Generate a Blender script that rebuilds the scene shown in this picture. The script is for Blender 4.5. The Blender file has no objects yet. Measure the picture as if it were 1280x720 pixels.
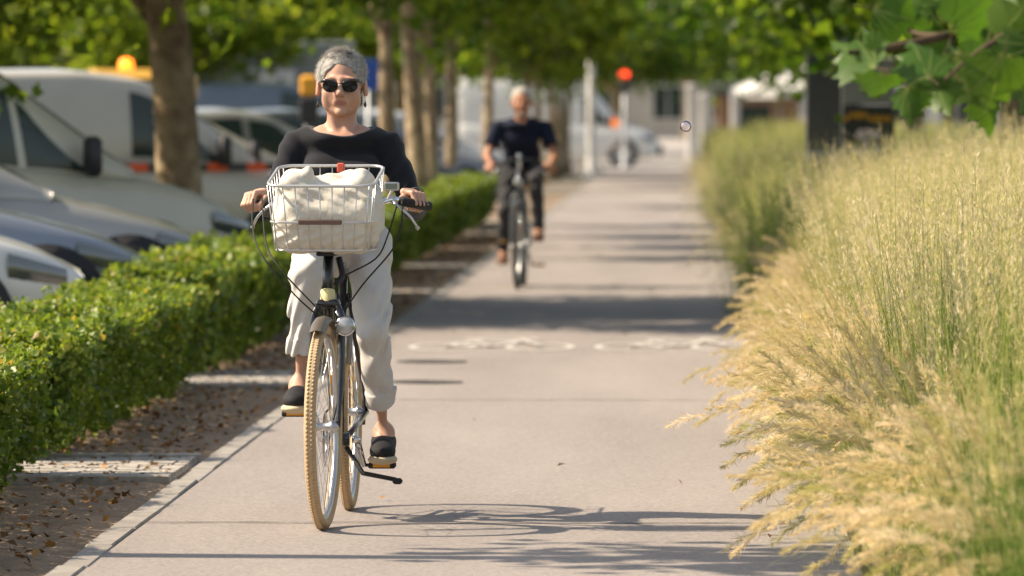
import bpy, math, random
import numpy as np
from mathutils import Vector, Matrix
R = math.radians
SC = bpy.context.scene
COL = SC.collection

# ------------------------------------------------------------------ camera, sky, sun, exposure
F = 8000.0                       # focal length in pixels of a 1280 px wide frame
CAMH = 1.42
cam = bpy.data.cameras.new('camera')
cam.sensor_width = 36; cam.lens = F / 1280 * 36
cam.clip_start = 0.5; cam.clip_end = 3000
cam.dof.use_dof = True; cam.dof.focus_distance = 21.9; cam.dof.aperture_fstop = 5.0
co = bpy.data.objects.new('camera', cam); COL.objects.link(co)
co.location = (0, 0, CAMH)
co.rotation_euler = (R(90) - math.atan(220 / F), 0, math.atan(215 / F))
SC.camera = co

SUN_EL = 41.5
AZ = R(2.0)                      # the sun stands left of the path, a touch behind the riders
world = bpy.data.worlds.new('World'); SC.world = world; world.use_nodes = True
wn = world.node_tree; wn.nodes.clear()
wo = wn.nodes.new('ShaderNodeOutputWorld'); wb = wn.nodes.new('ShaderNodeBackground'); sk = wn.nodes.new('ShaderNodeTexSky')
sk.sky_type = 'NISHITA'; sk.sun_disc = False; sk.sun_elevation = R(SUN_EL); sk.sun_rotation = R(-90) + AZ
sk.air_density = 1.2; sk.dust_density = 2.0; sk.ozone_density = 1.0
wb.inputs[1].default_value = 0.105
hs = wn.nodes.new('ShaderNodeHueSaturation'); hs.inputs['Saturation'].default_value = .6   # a hazy, whitish sky
wn.links.new(sk.outputs[0], hs.inputs['Color']); wn.links.new(hs.outputs[0], wb.inputs[0]); wn.links.new(wb.outputs[0], wo.inputs[0])
sl = bpy.data.lights.new('sun', 'SUN'); sl.energy = 5.0; sl.angle = R(0.55); sl.color = (1.0, 0.83, 0.62)
so = bpy.data.objects.new('sun', sl); COL.objects.link(so)
sd = Vector((-math.cos(R(SUN_EL)) * math.cos(AZ), math.cos(R(SUN_EL)) * math.sin(AZ), math.sin(R(SUN_EL))))
so.rotation_euler = sd.to_track_quat('Z', 'Y').to_euler(); so.location = (-20, 20, 20)
SC.view_settings.view_transform = 'Standard'; SC.view_settings.look = 'None'
SC.view_settings.exposure = 0.82; SC.view_settings.gamma = 1.0
try:
    SC.cycles.use_denoising = True; SC.cycles.denoiser = 'OPENIMAGEDENOISE'
    SC.cycles.max_bounces = 8; SC.cycles.transparent_max_bounces = 8
    SC.cycles.sample_clamp_indirect = 6.0
except Exception: pass

# ------------------------------------------------------------------ helpers
def px(x, y, Y):
    """world X and height of a photo pixel lying at depth Y"""
    s = F / Y
    return (x - 855) / s, CAMH - (y - 140) / s

def tag(o, label=None, cat=None, group=None, kind=None):
    if label: o['label'] = label
    if cat: o['category'] = cat
    if group: o['group'] = group
    if kind: o['kind'] = kind
    return o

def empty(name, loc=(0, 0, 0), rz=0.0, label=None, cat=None, group=None):
    o = bpy.data.objects.new(name, None); COL.objects.link(o)
    o.empty_display_size = 0.1
    o.location = loc; o.rotation_euler = (0, 0, rz)
    return tag(o, label, cat, group)

def link(name, me, m=None, parent=None, smooth=True):
    o = bpy.data.objects.new(name, me); COL.objects.link(o)
    if m: me.materials.append(m)
    if parent: o.parent = parent
    if smooth: me.polygons.foreach_set('use_smooth', [True] * len(me.polygons))
    return o

def np_mesh(name, V, Fs, m=None, parent=None, smooth=False, v=None):
    """V (n,3); Fs (k,3) or (k,4); v = per-vertex attribute"""
    me = bpy.data.meshes.new(name)
    V = np.ascontiguousarray(V, dtype=np.float32); Fs = np.ascontiguousarray(Fs, dtype=np.int32)
    k, c = Fs.shape
    me.vertices.add(len(V)); me.vertices.foreach_set('co', V.ravel())
    me.loops.add(k * c); me.loops.foreach_set('vertex_index', Fs.ravel())
    me.polygons.add(k); me.polygons.foreach_set('loop_start', np.arange(0, k * c, c, dtype=np.int32))
    me.polygons.foreach_set('loop_total', np.full(k, c, dtype=np.int32))
    me.update(calc_edges=True)
    if smooth: me.polygons.foreach_set('use_smooth', np.ones(k, dtype=bool))
    if v is not None:
        a = me.attributes.new('v', 'FLOAT', 'POINT'); a.data.foreach_set('value', np.ascontiguousarray(v, dtype=np.float32))
    o = bpy.data.objects.new(name, me); COL.objects.link(o)
    if m: me.materials.append(m)
    if parent: o.parent = parent
    return o

def copy_tree(o, parent=None):
    c = o.copy(); COL.objects.link(c); c.parent = parent
    for ch in list(o.children): copy_tree(ch, c)
    return c

class MB:
    def __init__(s): s.v = []; s.f = []
    def add(s, vs, fs):
        b = len(s.v); s.v += [tuple(p) for p in vs]; s.f += [tuple(i + b for i in f) for f in fs]; return s
    def box(s, c, d, rz=0, bev=0.0, M=None):
        x, y, z = d[0] / 2, d[1] / 2, d[2] / 2
        if bev <= 0:
            vs = [Vector((a * x, b * y, e * z)) for a in (-1, 1) for b in (-1, 1) for e in (-1, 1)]
            fs = [(0, 1, 3, 2), (4, 6, 7, 5), (0, 4, 5, 1), (2, 3, 7, 6), (0, 2, 6, 4), (1, 5, 7, 3)]
        else:
            bev = min(bev, x * .95, y * .95, z * .95)
            prof = []
            for (sx, sy) in ((1, 1), (-1, 1), (-1, -1), (1, -1)):
                q = math.atan2(sy, sx) - R(45)
                for t in (0, .5, 1):
                    a = q + R(90) * t
                    prof.append((sx * (x - bev) + bev * math.cos(a), sy * (y - bev) + bev * math.sin(a)))
            vs = []; n = len(prof)
            for (zz, k) in ((-z, .0), (-z + bev, 1), (z - bev, 1), (z, .0)):
                for (a, b) in prof:
                    ka = 1 if k else (1 - bev / x); kb = 1 if k else (1 - bev / y)
                    vs.append(Vector((a * ka, b * kb, zz)))
            fs = [tuple(reversed(range(n)))]
            for l in range(3):
                for i in range(n):
                    j = (i + 1) % n; fs.append((l * n + i, l * n + j, (l + 1) * n + j, (l + 1) * n + i))
            fs.append(tuple(range(3 * n, 4 * n)))
        if M is None: M = Matrix.Rotation(rz, 3, 'Z')
        c = Vector(c)
        return s.add([M @ p + c for p in vs], fs)
    def tube(s, pts, r, n=8, cap=True):
        pts = [Vector(p) for p in pts]
        if not hasattr(r, '__len__'): r = [r] * len(pts)
        vs = []; up = None
        for i, p in enumerate(pts):
            t = (pts[min(i + 1, len(pts) - 1)] - pts[max(i - 1, 0)])
            if t.length < 1e-9: t = Vector((0, 0, 1))
            t.normalize()
            if up is None: up = Vector((0, 0, 1)) if abs(t.z) < .9 else Vector((1, 0, 0))
            a = t.cross(up); a.normalize(); b = a.cross(t); up = b.copy()
            for k in range(n):
                q = 2 * math.pi * k / n
                vs.append(p + (a * math.cos(q) + b * math.sin(q)) * r[i])
        m = len(pts); fs = []
        for i in range(m - 1):
            for k in range(n):
                l = (k + 1) % n; fs.append((i * n + k, i * n + l, (i + 1) * n + l, (i + 1) * n + k))
        if cap: fs.append(tuple(reversed(range(n)))); fs.append(tuple(range((m - 1) * n, m * n)))
        return s.add(vs, fs)
    def ring(s, c, Rm, r, axis='X', n=48, k=8, sc=(1, 1), M=None):
        """torus about an axis; sc scales the section (radial, axial)"""
        vs = []; fs = []; c = Vector(c)
        for i in range(n):
            a = 2 * math.pi * i / n
            for j in range(k):
                b = 2 * math.pi * j / k
                rr = Rm + r * math.cos(b) * sc[0]; h = r * math.sin(b) * sc[1]
                p = Vector((h, rr * math.cos(a), rr * math.sin(a))) if axis == 'X' else Vector((rr * math.cos(a), h, rr * math.sin(a))) if axis == 'Y' else Vector((rr * math.cos(a), rr * math.sin(a), h))
                if M: p = M @ p
                vs.append(p + c)
                fs.append((i * k + j, ((i + 1) % n) * k + j, ((i + 1) % n) * k + (j + 1) % k, i * k + (j + 1) % k))
        return s.add(vs, fs)
    def cyl(s, a, b, r, n=20): return s.tube([a, b], r, n)
    def lathe(s, prof, c, axis=Vector((0, 0, 1)), n=24):
        """prof: (radius, along)"""
        axis = Vector(axis).normalized(); u = axis.orthogonal().normalized(); w = axis.cross(u); c = Vector(c)
        vs = []; fs = []
        for (r, h) in prof:
            for k in range(n):
                q = 2 * math.pi * k / n
                vs.append(c + axis * h + (u * math.cos(q) + w * math.sin(q)) * max(r, 1e-4))
        for i in range(len(prof) - 1):
            for k in range(n):
                l = (k + 1) % n; fs.append((i * n + k, i * n + l, (i + 1) * n + l, (i + 1) * n + k))
        return s.add(vs, fs)
    def sheet(s, x0, x1, y0, y1, z): return s.add([(x0, y0, z), (x1, y0, z), (x1, y1, z), (x0, y1, z)], [(0, 1, 2, 3)])
    def build(s, name, m=None, parent=None, smooth=False):
        me = bpy.data.meshes.new(name); me.from_pydata([tuple(p) for p in s.v], [], s.f); me.update()
        return link(name, me, m, parent, smooth)

def curve(pts, n=8):
    """Catmull-Rom through the points"""
    P = [Vector(p) for p in pts]; P = [P[0] * 2 - P[1]] + P + [P[-1] * 2 - P[-2]]; out = []
    for i in range(1, len(P) - 2):
        for k in range(n):
            t = k / n
            out.append(.5 * ((2 * P[i]) + (P[i + 1] - P[i - 1]) * t + (2 * P[i - 1] - 5 * P[i] + 4 * P[i + 1] - P[i + 2]) * t * t + (3 * P[i] - P[i - 1] - 3 * P[i + 1] + P[i + 2]) * t ** 3))
    out.append(P[-2]); return out

# ------------------------------------------------------------------ signed distance modelling (bodies, clothes, bags)
def rc(a, b, ra, rb=None, k=.02, sc=(1, 1, 1), capb=False, capa=False): return dict(t='rc', a=np.array(a, float), b=np.array(b, float), ra=ra, rb=ra if rb is None else rb, k=k, sc=np.array(sc, float), op='u', capb=capb, capa=capa)
def el(c, r, k=.02, rot=None): return dict(t='el', c=np.array(c, float), r=np.array(r, float), k=k, rot=rot, op='u')
def sub(p, k=.005): q = dict(p); q['op'] = 's'; q['k'] = k; return q

def sdf_mesh(name, prims, res, m, parent=None, fn=None, attr=None):
    lo = np.full(3, 1e9); hi = np.full(3, -1e9); bbs = []
    for p in prims:
        if p['t'] == 'rc':
            r = max(p['ra'], p['rb']) * p['sc']
            l = np.minimum(p['a'], p['b']) - r; h = np.maximum(p['a'], p['b']) + r
        else:
            r = p['r'] if p['rot'] is None else np.full(3, p['r'].max())
            l = p['c'] - r; h = p['c'] + r
        bbs.append((l, h))
        if p['op'] == 'u': lo = np.minimum(lo, l); hi = np.maximum(hi, h)
    lo -= res * 4 + .012; hi += res * 4 + .012
    n = np.ceil((hi - lo) / res).astype(int) + 1
    G = np.full(n, .06, dtype=np.float32)
    ax = [lo[i] + np.arange(n[i]) * res for i in range(3)]
    for p, (l, h) in zip(prims, bbs):
        pad = p['k'] + 4 * res + .02
        i0 = np.maximum(np.floor((l - pad - lo) / res).astype(int), 0); i1 = np.minimum(np.ceil((h + pad - lo) / res).astype(int) + 1, n)
        if (i1 <= i0).any(): continue
        X = ax[0][i0[0]:i1[0], None, None]; Y = ax[1][None, i0[1]:i1[1], None]; Z = ax[2][None, None, i0[2]:i1[2]]
        if p['t'] == 'rc':
            s = p['sc']; a = p['a'] / s; b = p['b'] / s; ab = b - a; L = max((ab ** 2).sum(), 1e-9)
            px_, py_, pz_ = X / s[0] - a[0], Y / s[1] - a[1], Z / s[2] - a[2]
            t0 = (px_ * ab[0] + py_ * ab[1] + pz_ * ab[2]) / L; t = np.clip(t0, 0, 1)
            d = np.sqrt((px_ - ab[0] * t) ** 2 + (py_ - ab[1] * t) ** 2 + (pz_ - ab[2] * t) ** 2) - (p['ra'] + t * (p['rb'] - p['ra']))
            d = d * s.min()
            if p['capb']: d = np.maximum(d, (t0 - 1) * math.sqrt(L))
            if p['capa']: d = np.maximum(d, -t0 * math.sqrt(L))
        else:
            x, y, z = X - p['c'][0], Y - p['c'][1], Z - p['c'][2]
            if p['rot'] is not None:
                Mr = np.array(p['rot']).T
                x, y, z = Mr[0, 0] * x + Mr[0, 1] * y + Mr[0, 2] * z, Mr[1, 0] * x + Mr[1, 1] * y + Mr[1, 2] * z, Mr[2, 0] * x + Mr[2, 1] * y + Mr[2, 2] * z
            r = p['r']
            k0 = np.sqrt((x / r[0]) ** 2 + (y / r[1]) ** 2 + (z / r[2]) ** 2)
            k1 = np.sqrt((x / r[0] ** 2) ** 2 + (y / r[1] ** 2) ** 2 + (z / r[2] ** 2) ** 2) + 1e-9
            d = k0 * (k0 - 1) / k1
        g = G[i0[0]:i1[0], i0[1]:i1[1], i0[2]:i1[2]]; k = max(p['k'], 1e-5)
        if p['op'] == 'u':
            hh = np.maximum(k - np.abs(g - d), 0) / k; r_ = np.minimum(g, d) - hh * hh * k / 4
        else:
            d = -d; hh = np.maximum(k - np.abs(g - d), 0) / k; r_ = np.maximum(g, d) + hh * hh * k / 4
        g[...] = r_
    if fn is not None: G = (G + fn(ax[0][:, None, None], ax[1][None, :, None], ax[2][None, None, :])).astype(np.float32)
    S = G < 0
    C = [S[a:n[0] - 1 + a, b:n[1] - 1 + b, c:n[2] - 1 + c] for a in (0, 1) for b in (0, 1) for c in (0, 1)]
    anyv = np.logical_or.reduce(C); allv = np.logical_and.reduce(C); act = anyv & ~allv
    I = np.argwhere(act); idx = np.full(act.shape, -1, dtype=np.int32); idx[act] = np.arange(len(I))
    off = np.array([(a, b, c) for a in (0, 1) for b in (0, 1) for c in (0, 1)])
    val = np.stack([G[I[:, 0] + o[0], I[:, 1] + o[1], I[:, 2] + o[2]] for o in off], 1)
    acc = np.zeros((len(I), 3)); cnt = np.zeros(len(I))
    for e0 in range(8):
        for bit in (1, 2, 4):
            e1 = e0 ^ bit
            if e1 < e0: continue
            va, vb = val[:, e0], val[:, e1]; mk = (va < 0) != (vb < 0)
            t = np.where(mk, va / np.where(mk, va - vb, 1), 0)[:, None]
            acc += np.where(mk[:, None], off[e0] + (off[e1] - off[e0]) * t, 0); cnt += mk
    V = lo + (I + acc / cnt[:, None]) * res
    Q = []
    for axn in range(3):
        u, w = (axn + 1) % 3, (axn + 2) % 3
        sl0 = [slice(1, None)] * 3; sl0[axn] = slice(0, -1); sl1 = [slice(1, None)] * 3; sl1[axn] = slice(1, None)
        a, b = S[tuple(sl0)], S[tuple(sl1)]
        E = np.argwhere(a != b); fl = a[a != b]
        E[:, u] += 1; E[:, w] += 1
        def cell(du, dw):
            q = E.copy(); q[:, u] += du; q[:, w] += dw
            return idx[np.clip(q[:, 0], 0, n[0] - 2), np.clip(q[:, 1], 0, n[1] - 2), np.clip(q[:, 2], 0, n[2] - 2)]
        q = np.stack([cell(-1, -1), cell(0, -1), cell(0, 0), cell(-1, 0)], 1)
        q[~fl] = q[~fl][:, ::-1]
        Q.append(q)
    Q = np.concatenate(Q); Q = Q[(Q >= 0).all(1)]
    at = attr(V) if attr else None
    return np_mesh(name, V, Q, m, parent, True, at)

# ------------------------------------------------------------------ materials
def mat(name, col, rough=.6, metal=0.0, noise=None, bump=None, spec=.5, coat=0.0, col2=None, emit=None, trans=0, ior=1.45, wave=None):
    m = bpy.data.materials.new(name); m.use_nodes = True; nt = m.node_tree; N = nt.nodes; L = nt.links
    p = N['Principled BSDF']
    c = tuple(col) + (1,)
    p.inputs['Base Color'].default_value = c; p.inputs['Roughness'].default_value = rough; p.inputs['Metallic'].default_value = metal
    p.inputs['Specular IOR Level'].default_value = spec; p.inputs['Coat Weight'].default_value = coat; p.inputs['Coat Roughness'].default_value = .05
    p.inputs['Transmission Weight'].default_value = trans; p.inputs['IOR'].default_value = ior
    tc = N.new('ShaderNodeTexCoord')
    if noise:
        sc, amt = noise[0], noise[1]
        t = N.new('ShaderNodeTexNoise'); t.inputs['Scale'].default_value = sc; t.inputs['Detail'].default_value = 6
        L.new(tc.outputs['Object'], t.inputs['Vector'])
        r = N.new('ShaderNodeValToRGB'); r.color_ramp.elements[0].position = .3; r.color_ramp.elements[1].position = .7
        c2 = col2 if col2 else tuple(min(1, x * (1 + amt)) for x in col); c1 = col if col2 else tuple(x * (1 - amt) for x in col)
        r.color_ramp.elements[0].color = tuple(c1) + (1,); r.color_ramp.elements[1].color = tuple(c2) + (1,)
        L.new(t.outputs['Fac'], r.inputs['Fac']); L.new(r.outputs['Color'], p.inputs['Base Color'])
    if bump:
        t2 = N.new('ShaderNodeTexNoise'); t2.inputs['Scale'].default_value = bump[0]; t2.inputs['Detail'].default_value = 5
        L.new(tc.outputs['Object'], t2.inputs['Vector'])
        b = N.new('ShaderNodeBump'); b.inputs['Strength'].default_value = bump[1]; b.inputs['Distance'].default_value = bump[2] if len(bump) > 2 else .01
        L.new(t2.outputs['Fac'], b.inputs['Height']); L.new(b.outputs['Normal'], p.inputs['Normal'])
    if emit:
        p.inputs['Emission Color'].default_value = tuple(emit[0]) + (1,); p.inputs['Emission Strength'].default_value = emit[1]
    return m

def ramp_mat(name, stops, rough=.55, transl=.35, tcol=1.4, spec=.3, tb=.35):
    """leaves and blades: colour from the per-vertex attribute v, light passes through"""
    m = bpy.data.materials.new(name); m.use_nodes = True; nt = m.node_tree; N = nt.nodes; L = nt.links
    p = N['Principled BSDF']; o = N['Material Output']
    p.inputs['Roughness'].default_value = rough; p.inputs['Specular IOR Level'].default_value = spec
    a = N.new('ShaderNodeAttribute'); a.attribute_name = 'v'
    r = N.new('ShaderNodeValToRGB'); cr = r.color_ramp
    while len(cr.elements) < len(stops): cr.elements.new(.5)
    for e, (q, c) in zip(cr.elements, stops): e.position = q; e.color = tuple(c) + (1,)
    L.new(a.outputs['Fac'], r.inputs['Fac']); L.new(r.outputs['Color'], p.inputs['Base Color'])
    if transl > 0:
        t = N.new('ShaderNodeBsdfTranslucent'); mx = N.new('ShaderNodeMixShader'); mx.inputs[0].default_value = transl
        g = N.new('ShaderNodeVectorMath'); g.operation = 'MULTIPLY'; g.inputs[1].default_value = (tcol * 1.05, tcol, tcol * tb)
        L.new(r.outputs['Color'], g.inputs[0]); L.new(g.outputs[0], t.inputs['Color'])
        L.new(p.outputs[0], mx.inputs[1]); L.new(t.outputs[0], mx.inputs[2]); L.new(mx.outputs[0], o.inputs['Surface'])
    return m

M = {}
M['ground'] = mat('ground', (.16, .14, .11), .95, noise=(.4, .25))
M['lot'] = mat('parking_asphalt', (.12, .115, .11), .9, noise=(2, .2), bump=(120, .4))
M['road'] = mat('road_asphalt', (.30, .28, .26), .9, noise=(1, .12), bump=(120, .4))
M['black'] = mat('black_paint', (.012, .013, .018), .28, coat=.6)
M['rubber'] = mat('black_rubber', (.02, .02, .02), .75)
M['dark_plastic'] = mat('dark_plastic', (.025, .025, .028), .5)
M['chrome'] = mat('chrome', (.75, .75, .76), .16, 1.0)
M['alloy'] = mat('brushed_alloy', (.55, .55, .56), .32, 1.0)
M['glass_dark'] = mat('tinted_glass', (.035, .05, .042), .05, spec=.5)
M['white_paint'] = mat('white_paint', (.72, .72, .70), .35, coat=.4, noise=(3, .06))
M['bark'] = mat('plane_bark', (.13, .08, .045), .9, noise=(6, .4), col2=(.44, .35, .22), bump=(14, .7, .02))
M['twig'] = mat('twig_bark', (.09, .06, .035), .9, noise=(20, .3))

# ------------------------------------------------------------------ setting
def struct(name, mb, m): o = mb.build(name, m); o['kind'] = 'structure'; return o
PX0, PX1 = -1.86, .55
struct('ground', MB().sheet(-1500, 1500, -60, 2500, -.05), M['ground'])
struct('parking_lot', MB().sheet(-26, -3.15, 2, 160, -.02), M['lot'])
struct('road', MB().sheet(-120, 90, 160, 176, -.012), M['road'])

def path_material():
    m = bpy.data.materials.new('path_asphalt'); m.use_nodes = True; nt = m.node_tree; N = nt.nodes; L = nt.links
    p = N['Principled BSDF']; p.inputs['Roughness'].default_value = .88; p.inputs['Specular IOR Level'].default_value = .3
    tc = N.new('ShaderNodeTexCoord')
    v = N.new('ShaderNodeTexVoronoi'); v.inputs['Scale'].default_value = 95; L.new(tc.outputs['Object'], v.inputs['Vector'])
    n1 = N.new('ShaderNodeTexNoise'); n1.inputs['Scale'].default_value = 45; n1.inputs['Detail'].default_value = 8; n1.inputs['Roughness'].default_value = .75
    n2 = N.new('ShaderNodeTexNoise'); n2.inputs['Scale'].default_value = .8; n2.inputs['Detail'].default_value = 6
    mp = N.new('ShaderNodeMapping'); mp.inputs['Scale'].default_value = (1.6, .25, 1)
    L.new(tc.outputs['Object'], n1.inputs['Vector']); L.new(tc.outputs['Object'], mp.inputs['Vector']); L.new(mp.outputs[0], n2.inputs['Vector'])
    r = N.new('ShaderNodeValToRGB'); r.color_ramp.elements[0].position = .2; r.color_ramp.elements[1].position = .8
    r.color_ramp.elements[0].color = (.118, .106, .100, 1); r.color_ramp.elements[1].color = (.345, .308, .286, 1)
    sep = N.new('ShaderNodeSeparateColor'); L.new(v.outputs['Color'], sep.inputs[0])
    a1 = N.new('ShaderNodeMath'); a1.operation = 'MULTIPLY_ADD'; a1.inputs[1].default_value = .3; L.new(sep.outputs[0], a1.inputs[0])
    a2 = N.new('ShaderNodeMath'); a2.operation = 'MULTIPLY_ADD'; a2.inputs[1].default_value = .48; L.new(n1.outputs['Fac'], a2.inputs[0]); 
    a3 = N.new('ShaderNodeMath'); a3.operation = 'MULTIPLY'; a3.inputs[1].default_value = .42; L.new(n2.outputs['Fac'], a3.inputs[0])
    L.new(a3.outputs[0], a2.inputs[2]); L.new(a2.outputs[0], a1.inputs[2]); L.new(a1.outputs[0], r.inputs['Fac'])
    L.new(r.outputs['Color'], p.inputs['Base Color'])
    b = N.new('ShaderNodeBump'); b.inputs['Strength'].default_value = .35; b.inputs['Distance'].default_value = .004
    L.new(n1.outputs['Fac'], b.inputs['Height']); L.new(b.outputs['Normal'], p.inputs['Normal'])
    return m
struct('cycle_path', MB().sheet(PX0, PX1, 2, 160, 0.0), path_material())
struct('far_path', MB().sheet(-2.6, 1.6, 176, 420, 0.0), mat('far_paving', (.36, .33, .30), .9, noise=(1, .1)))

# dark joints across the asphalt; the nearest two are painted thin shadow lines
mj = mat('joint_shadow_dark', (.07, .065, .06), .9)
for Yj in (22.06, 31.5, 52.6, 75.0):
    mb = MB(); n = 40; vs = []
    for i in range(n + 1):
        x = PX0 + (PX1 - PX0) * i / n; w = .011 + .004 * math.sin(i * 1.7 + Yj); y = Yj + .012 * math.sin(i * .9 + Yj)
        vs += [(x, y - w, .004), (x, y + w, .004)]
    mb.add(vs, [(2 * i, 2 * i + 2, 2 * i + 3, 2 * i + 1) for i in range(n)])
    struct('joint_shadow_line', mb, mj)

# soil strip with a bumpy surface
def grid_sheet(x0, x1, y0, y1, z, dx, dy, amp, seed):
    nx = int((x1 - x0) / dx); ny = int((y1 - y0) / dy); rg = np.random.default_rng(seed)
    gx, gy = np.meshgrid(np.linspace(x0, x1, nx + 1), np.linspace(y0, y1, ny + 1), indexing='ij')
    edge = np.minimum(1, np.minimum(gx - x0, x1 - gx) / .06)
    gz = z + amp * edge * (.5 * np.sin(gx * 17 + 3 * np.sin(gy * 3.1)) * np.sin(gy * 9 + seed) + .4 * rg.random(gx.shape))
    V = np.stack([gx, gy, gz], -1).reshape(-1, 3)
    i = np.arange(nx)[:, None] * (ny + 1) + np.arange(ny)[None, :]; i = i.ravel()
    return V, np.stack([i, i + ny + 1, i + ny + 2, i + 1], 1)
STRIPS = [25.4 + 8.35 * k for k in range(-1, 10)]
soil = mat('soil', (.20, .14, .09), .95, noise=(9, .3), col2=(.33, .24, .16), bump=(60, 1.0, .02))
V, Fq = grid_sheet(-3.15, -1.98, 12, 110, -.018, .045, .06, .020, 3)
V[:, 0] = np.where(V[:, 0] > -1.99, -1.955, V[:, 0])
tag(np_mesh('planting_bed', V, Fq, soil, smooth=True), kind='structure')

# sett strips across the bed: real stones
setts_m = mat('granite_setts', (.36, .33, .29), .85, noise=(14, .35), bump=(50, .5))
rnd = random.Random(5)
for k, Yc in enumerate(STRIPS):
    mb = MB(); Ya, Yb = Yc - .74, Yc + .74
    mb.box(((-2.6 - 1.98) / 2 - .3, Yc, -.024), (1.2, 1.48, .03))
    if Yc < 60:
        y = Ya + .01
        while y < Yb - .08:
            x = -3.1 + rnd.random() * .05
            while x < -2.02:
                w = .085 + rnd.random() * .03; w = min(w, -1.99 - x)
                mb.box((x + w / 2, y + .048, -.003 + rnd.random() * .004), (w - .012, .084, .02), rnd.uniform(-.04, .04))
                x += w
            y += .096
        for yy in (Ya - .03, Yb + .03): mb.box((-2.54, yy, -.004), (1.12, .06, .05), 0, .006)
    struct('sett_strip', mb, setts_m)

# kerb of flush stones along the left edge
kerb_m = mat('kerb_stone', (.27, .25, .225), .85, noise=(6, .22), bump=(60, .4))
mb = MB(); y = 12.0
while y < 158:
    L_ = .78 + rnd.random() * .3
    mb.box((-1.908 + rnd.uniform(-.006, .006), y + L_ / 2, -.031 + rnd.uniform(-.002, .002)), (.092, L_ - .012, .075), rnd.uniform(-.006, .006), .006); y += L_
struct('kerb', mb, kerb_m)

# worn white cycle symbols and two iron covers
worn = mat('worn_road_paint', (.42, .39, .36), .85, noise=(14, .3), col2=(.60, .57, .53))
def pictogram(cx, cy, sx, sy):
    mb = MB(); W = .075
    def ring(x, y, r):
        vs = []; n = 28
        for i in range(n):
            a = 2 * math.pi * i / n
            for q in (r - W / 2, r + W / 2): vs.append((cx + (x + q * math.cos(a)) * sx, cy + (y + q * math.sin(a)) * sy, .004))
        mb.add(vs, [(2 * i, 2 * i + 1, (2 * i + 3) % (2 * n), (2 * i + 2) % (2 * n)) for i in range(n)])
    zz = [.008]
    def bar(x0, y0, x1, y1):
        d = Vector((x1 - x0, y1 - y0)); nn = Vector((-d.y, d.x)).normalized() * W / 2
        mb.add([(cx + (a + e * nn.x) * sx, cy + (b + e * nn.y) * sy, zz[0]) for (a, b, e) in ((x0, y0, 1), (x0, y0, -1), (x1, y1, -1), (x1, y1, 1))], [(0, 1, 2, 3)]); zz[0] += .0012
    ring(-.5, 0, .33); ring(.5, 0, .33)
    for b in ((-.5, 0, -.22, .5), (-.22, .5, .3, .5), (-.22, .42, .02, 0), (.02, 0, .3, .5), (-.5, 0, .02, 0), (.5, 0, .25, .62), (.25, .62, .45, .66), (-.32, .56, -.12, .56)): bar(*b)
    return mb
struct('path_marking', pictogram(-1.16, 38.6, .58, 1.7), worn)
struct('path_marking', pictogram(-.04, 38.6, .58, 1.7), worn)
iron = mat('cast_iron', (.10, .095, .09), .6, .5, noise=(30, .4), bump=(80, .8))
for (x, y, r) in ((-1.43, 36.3, .2), (-1.36, 33.55, .2)):
    mb = MB().lathe([(r, .0), (r, .006), (r - .02, .007), (r - .022, .004), (0, .004)], (x, y, 0), n=32)
    struct('drain_cover', mb, iron)
# ------------------------------------------------------------------ vegetation
RG = np.random.default_rng(11)
def norm(a): return a / np.maximum(np.linalg.norm(a, axis=-1, keepdims=True), 1e-9)

LEAF_STOPS = [(0, (.02, .05, .008)), (.5, (.085, .135, .018)), (.85, (.17, .21, .028)), (1, (.16, .19, .03))]
M['leaf'] = ramp_mat('plane_tree_leaf', LEAF_STOPS, .42, .58, 2.5)
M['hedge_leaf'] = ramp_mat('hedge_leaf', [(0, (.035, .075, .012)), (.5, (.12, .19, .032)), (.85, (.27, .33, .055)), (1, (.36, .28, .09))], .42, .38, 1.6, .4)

def quads_leaves(P, size, up_bias=.6, rg=RG, narrow=.45, out=None):
    """diamond leaves folded along the midrib"""
    n = len(P); nr = norm(rg.normal(size=(n, 3)) + np.array([0, 0, up_bias]) + (0 if out is None else out))
    d = norm(np.cross(nr, rg.normal(size=(n, 3)))); s = np.cross(nr, d)
    L = (size * (0.65 + .7 * rg.random(n)))[:, None]
    b = P - d * L * .5; t = P + d * L * .5 - nr * L * .12
    l = P - d * L * .05 + s * L * narrow + nr * L * .1; r = P - d * L * .05 - s * L * narrow + nr * L * .1
    V = np.stack([b, r, t, l], 1).reshape(-1, 3); i = np.arange(n) * 4
    Fc = np.concatenate([np.stack([i, i + 1, i + 2], 1), np.stack([i, i + 2, i + 3], 1)])
    return V, Fc

def hexlobe_leaves(P, size, up_bias=.5, rg=RG):
    """three-lobed leaves, 8 vertices in a fan"""
    ol = np.array([(0, -.5), (.28, -.30), (.52, .02), (.24, .06), (.0, .52), (-.24, .06), (-.52, .02), (-.28, -.30)])
    n = len(P); nr = norm(rg.normal(size=(n, 3)) + np.array([0, 0, up_bias]))
    d = norm(np.cross(nr, rg.normal(size=(n, 3)))); s = np.cross(nr, d)
    L = (size * (0.65 + .7 * rg.random(n)))
    V = P[:, None, :] + (ol[None, :, 0, None] * s[:, None, :] + ol[None, :, 1, None] * d[:, None, :] - .25 * (np.abs(ol[None, :, 0, None])) * nr[:, None, :]) * L[:, None, None]
    i = (np.arange(n) * 8)[:, None]
    Fc = np.concatenate([i + np.array([[0, 1, 2]]), i + np.array([[0, 2, 3]]), i + np.array([[0, 3, 4]]), i + np.array([[0, 4, 5]]), i + np.array([[0, 5, 6]]), i + np.array([[0, 6, 7]])])
    return V.reshape(-1, 3), Fc

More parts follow.
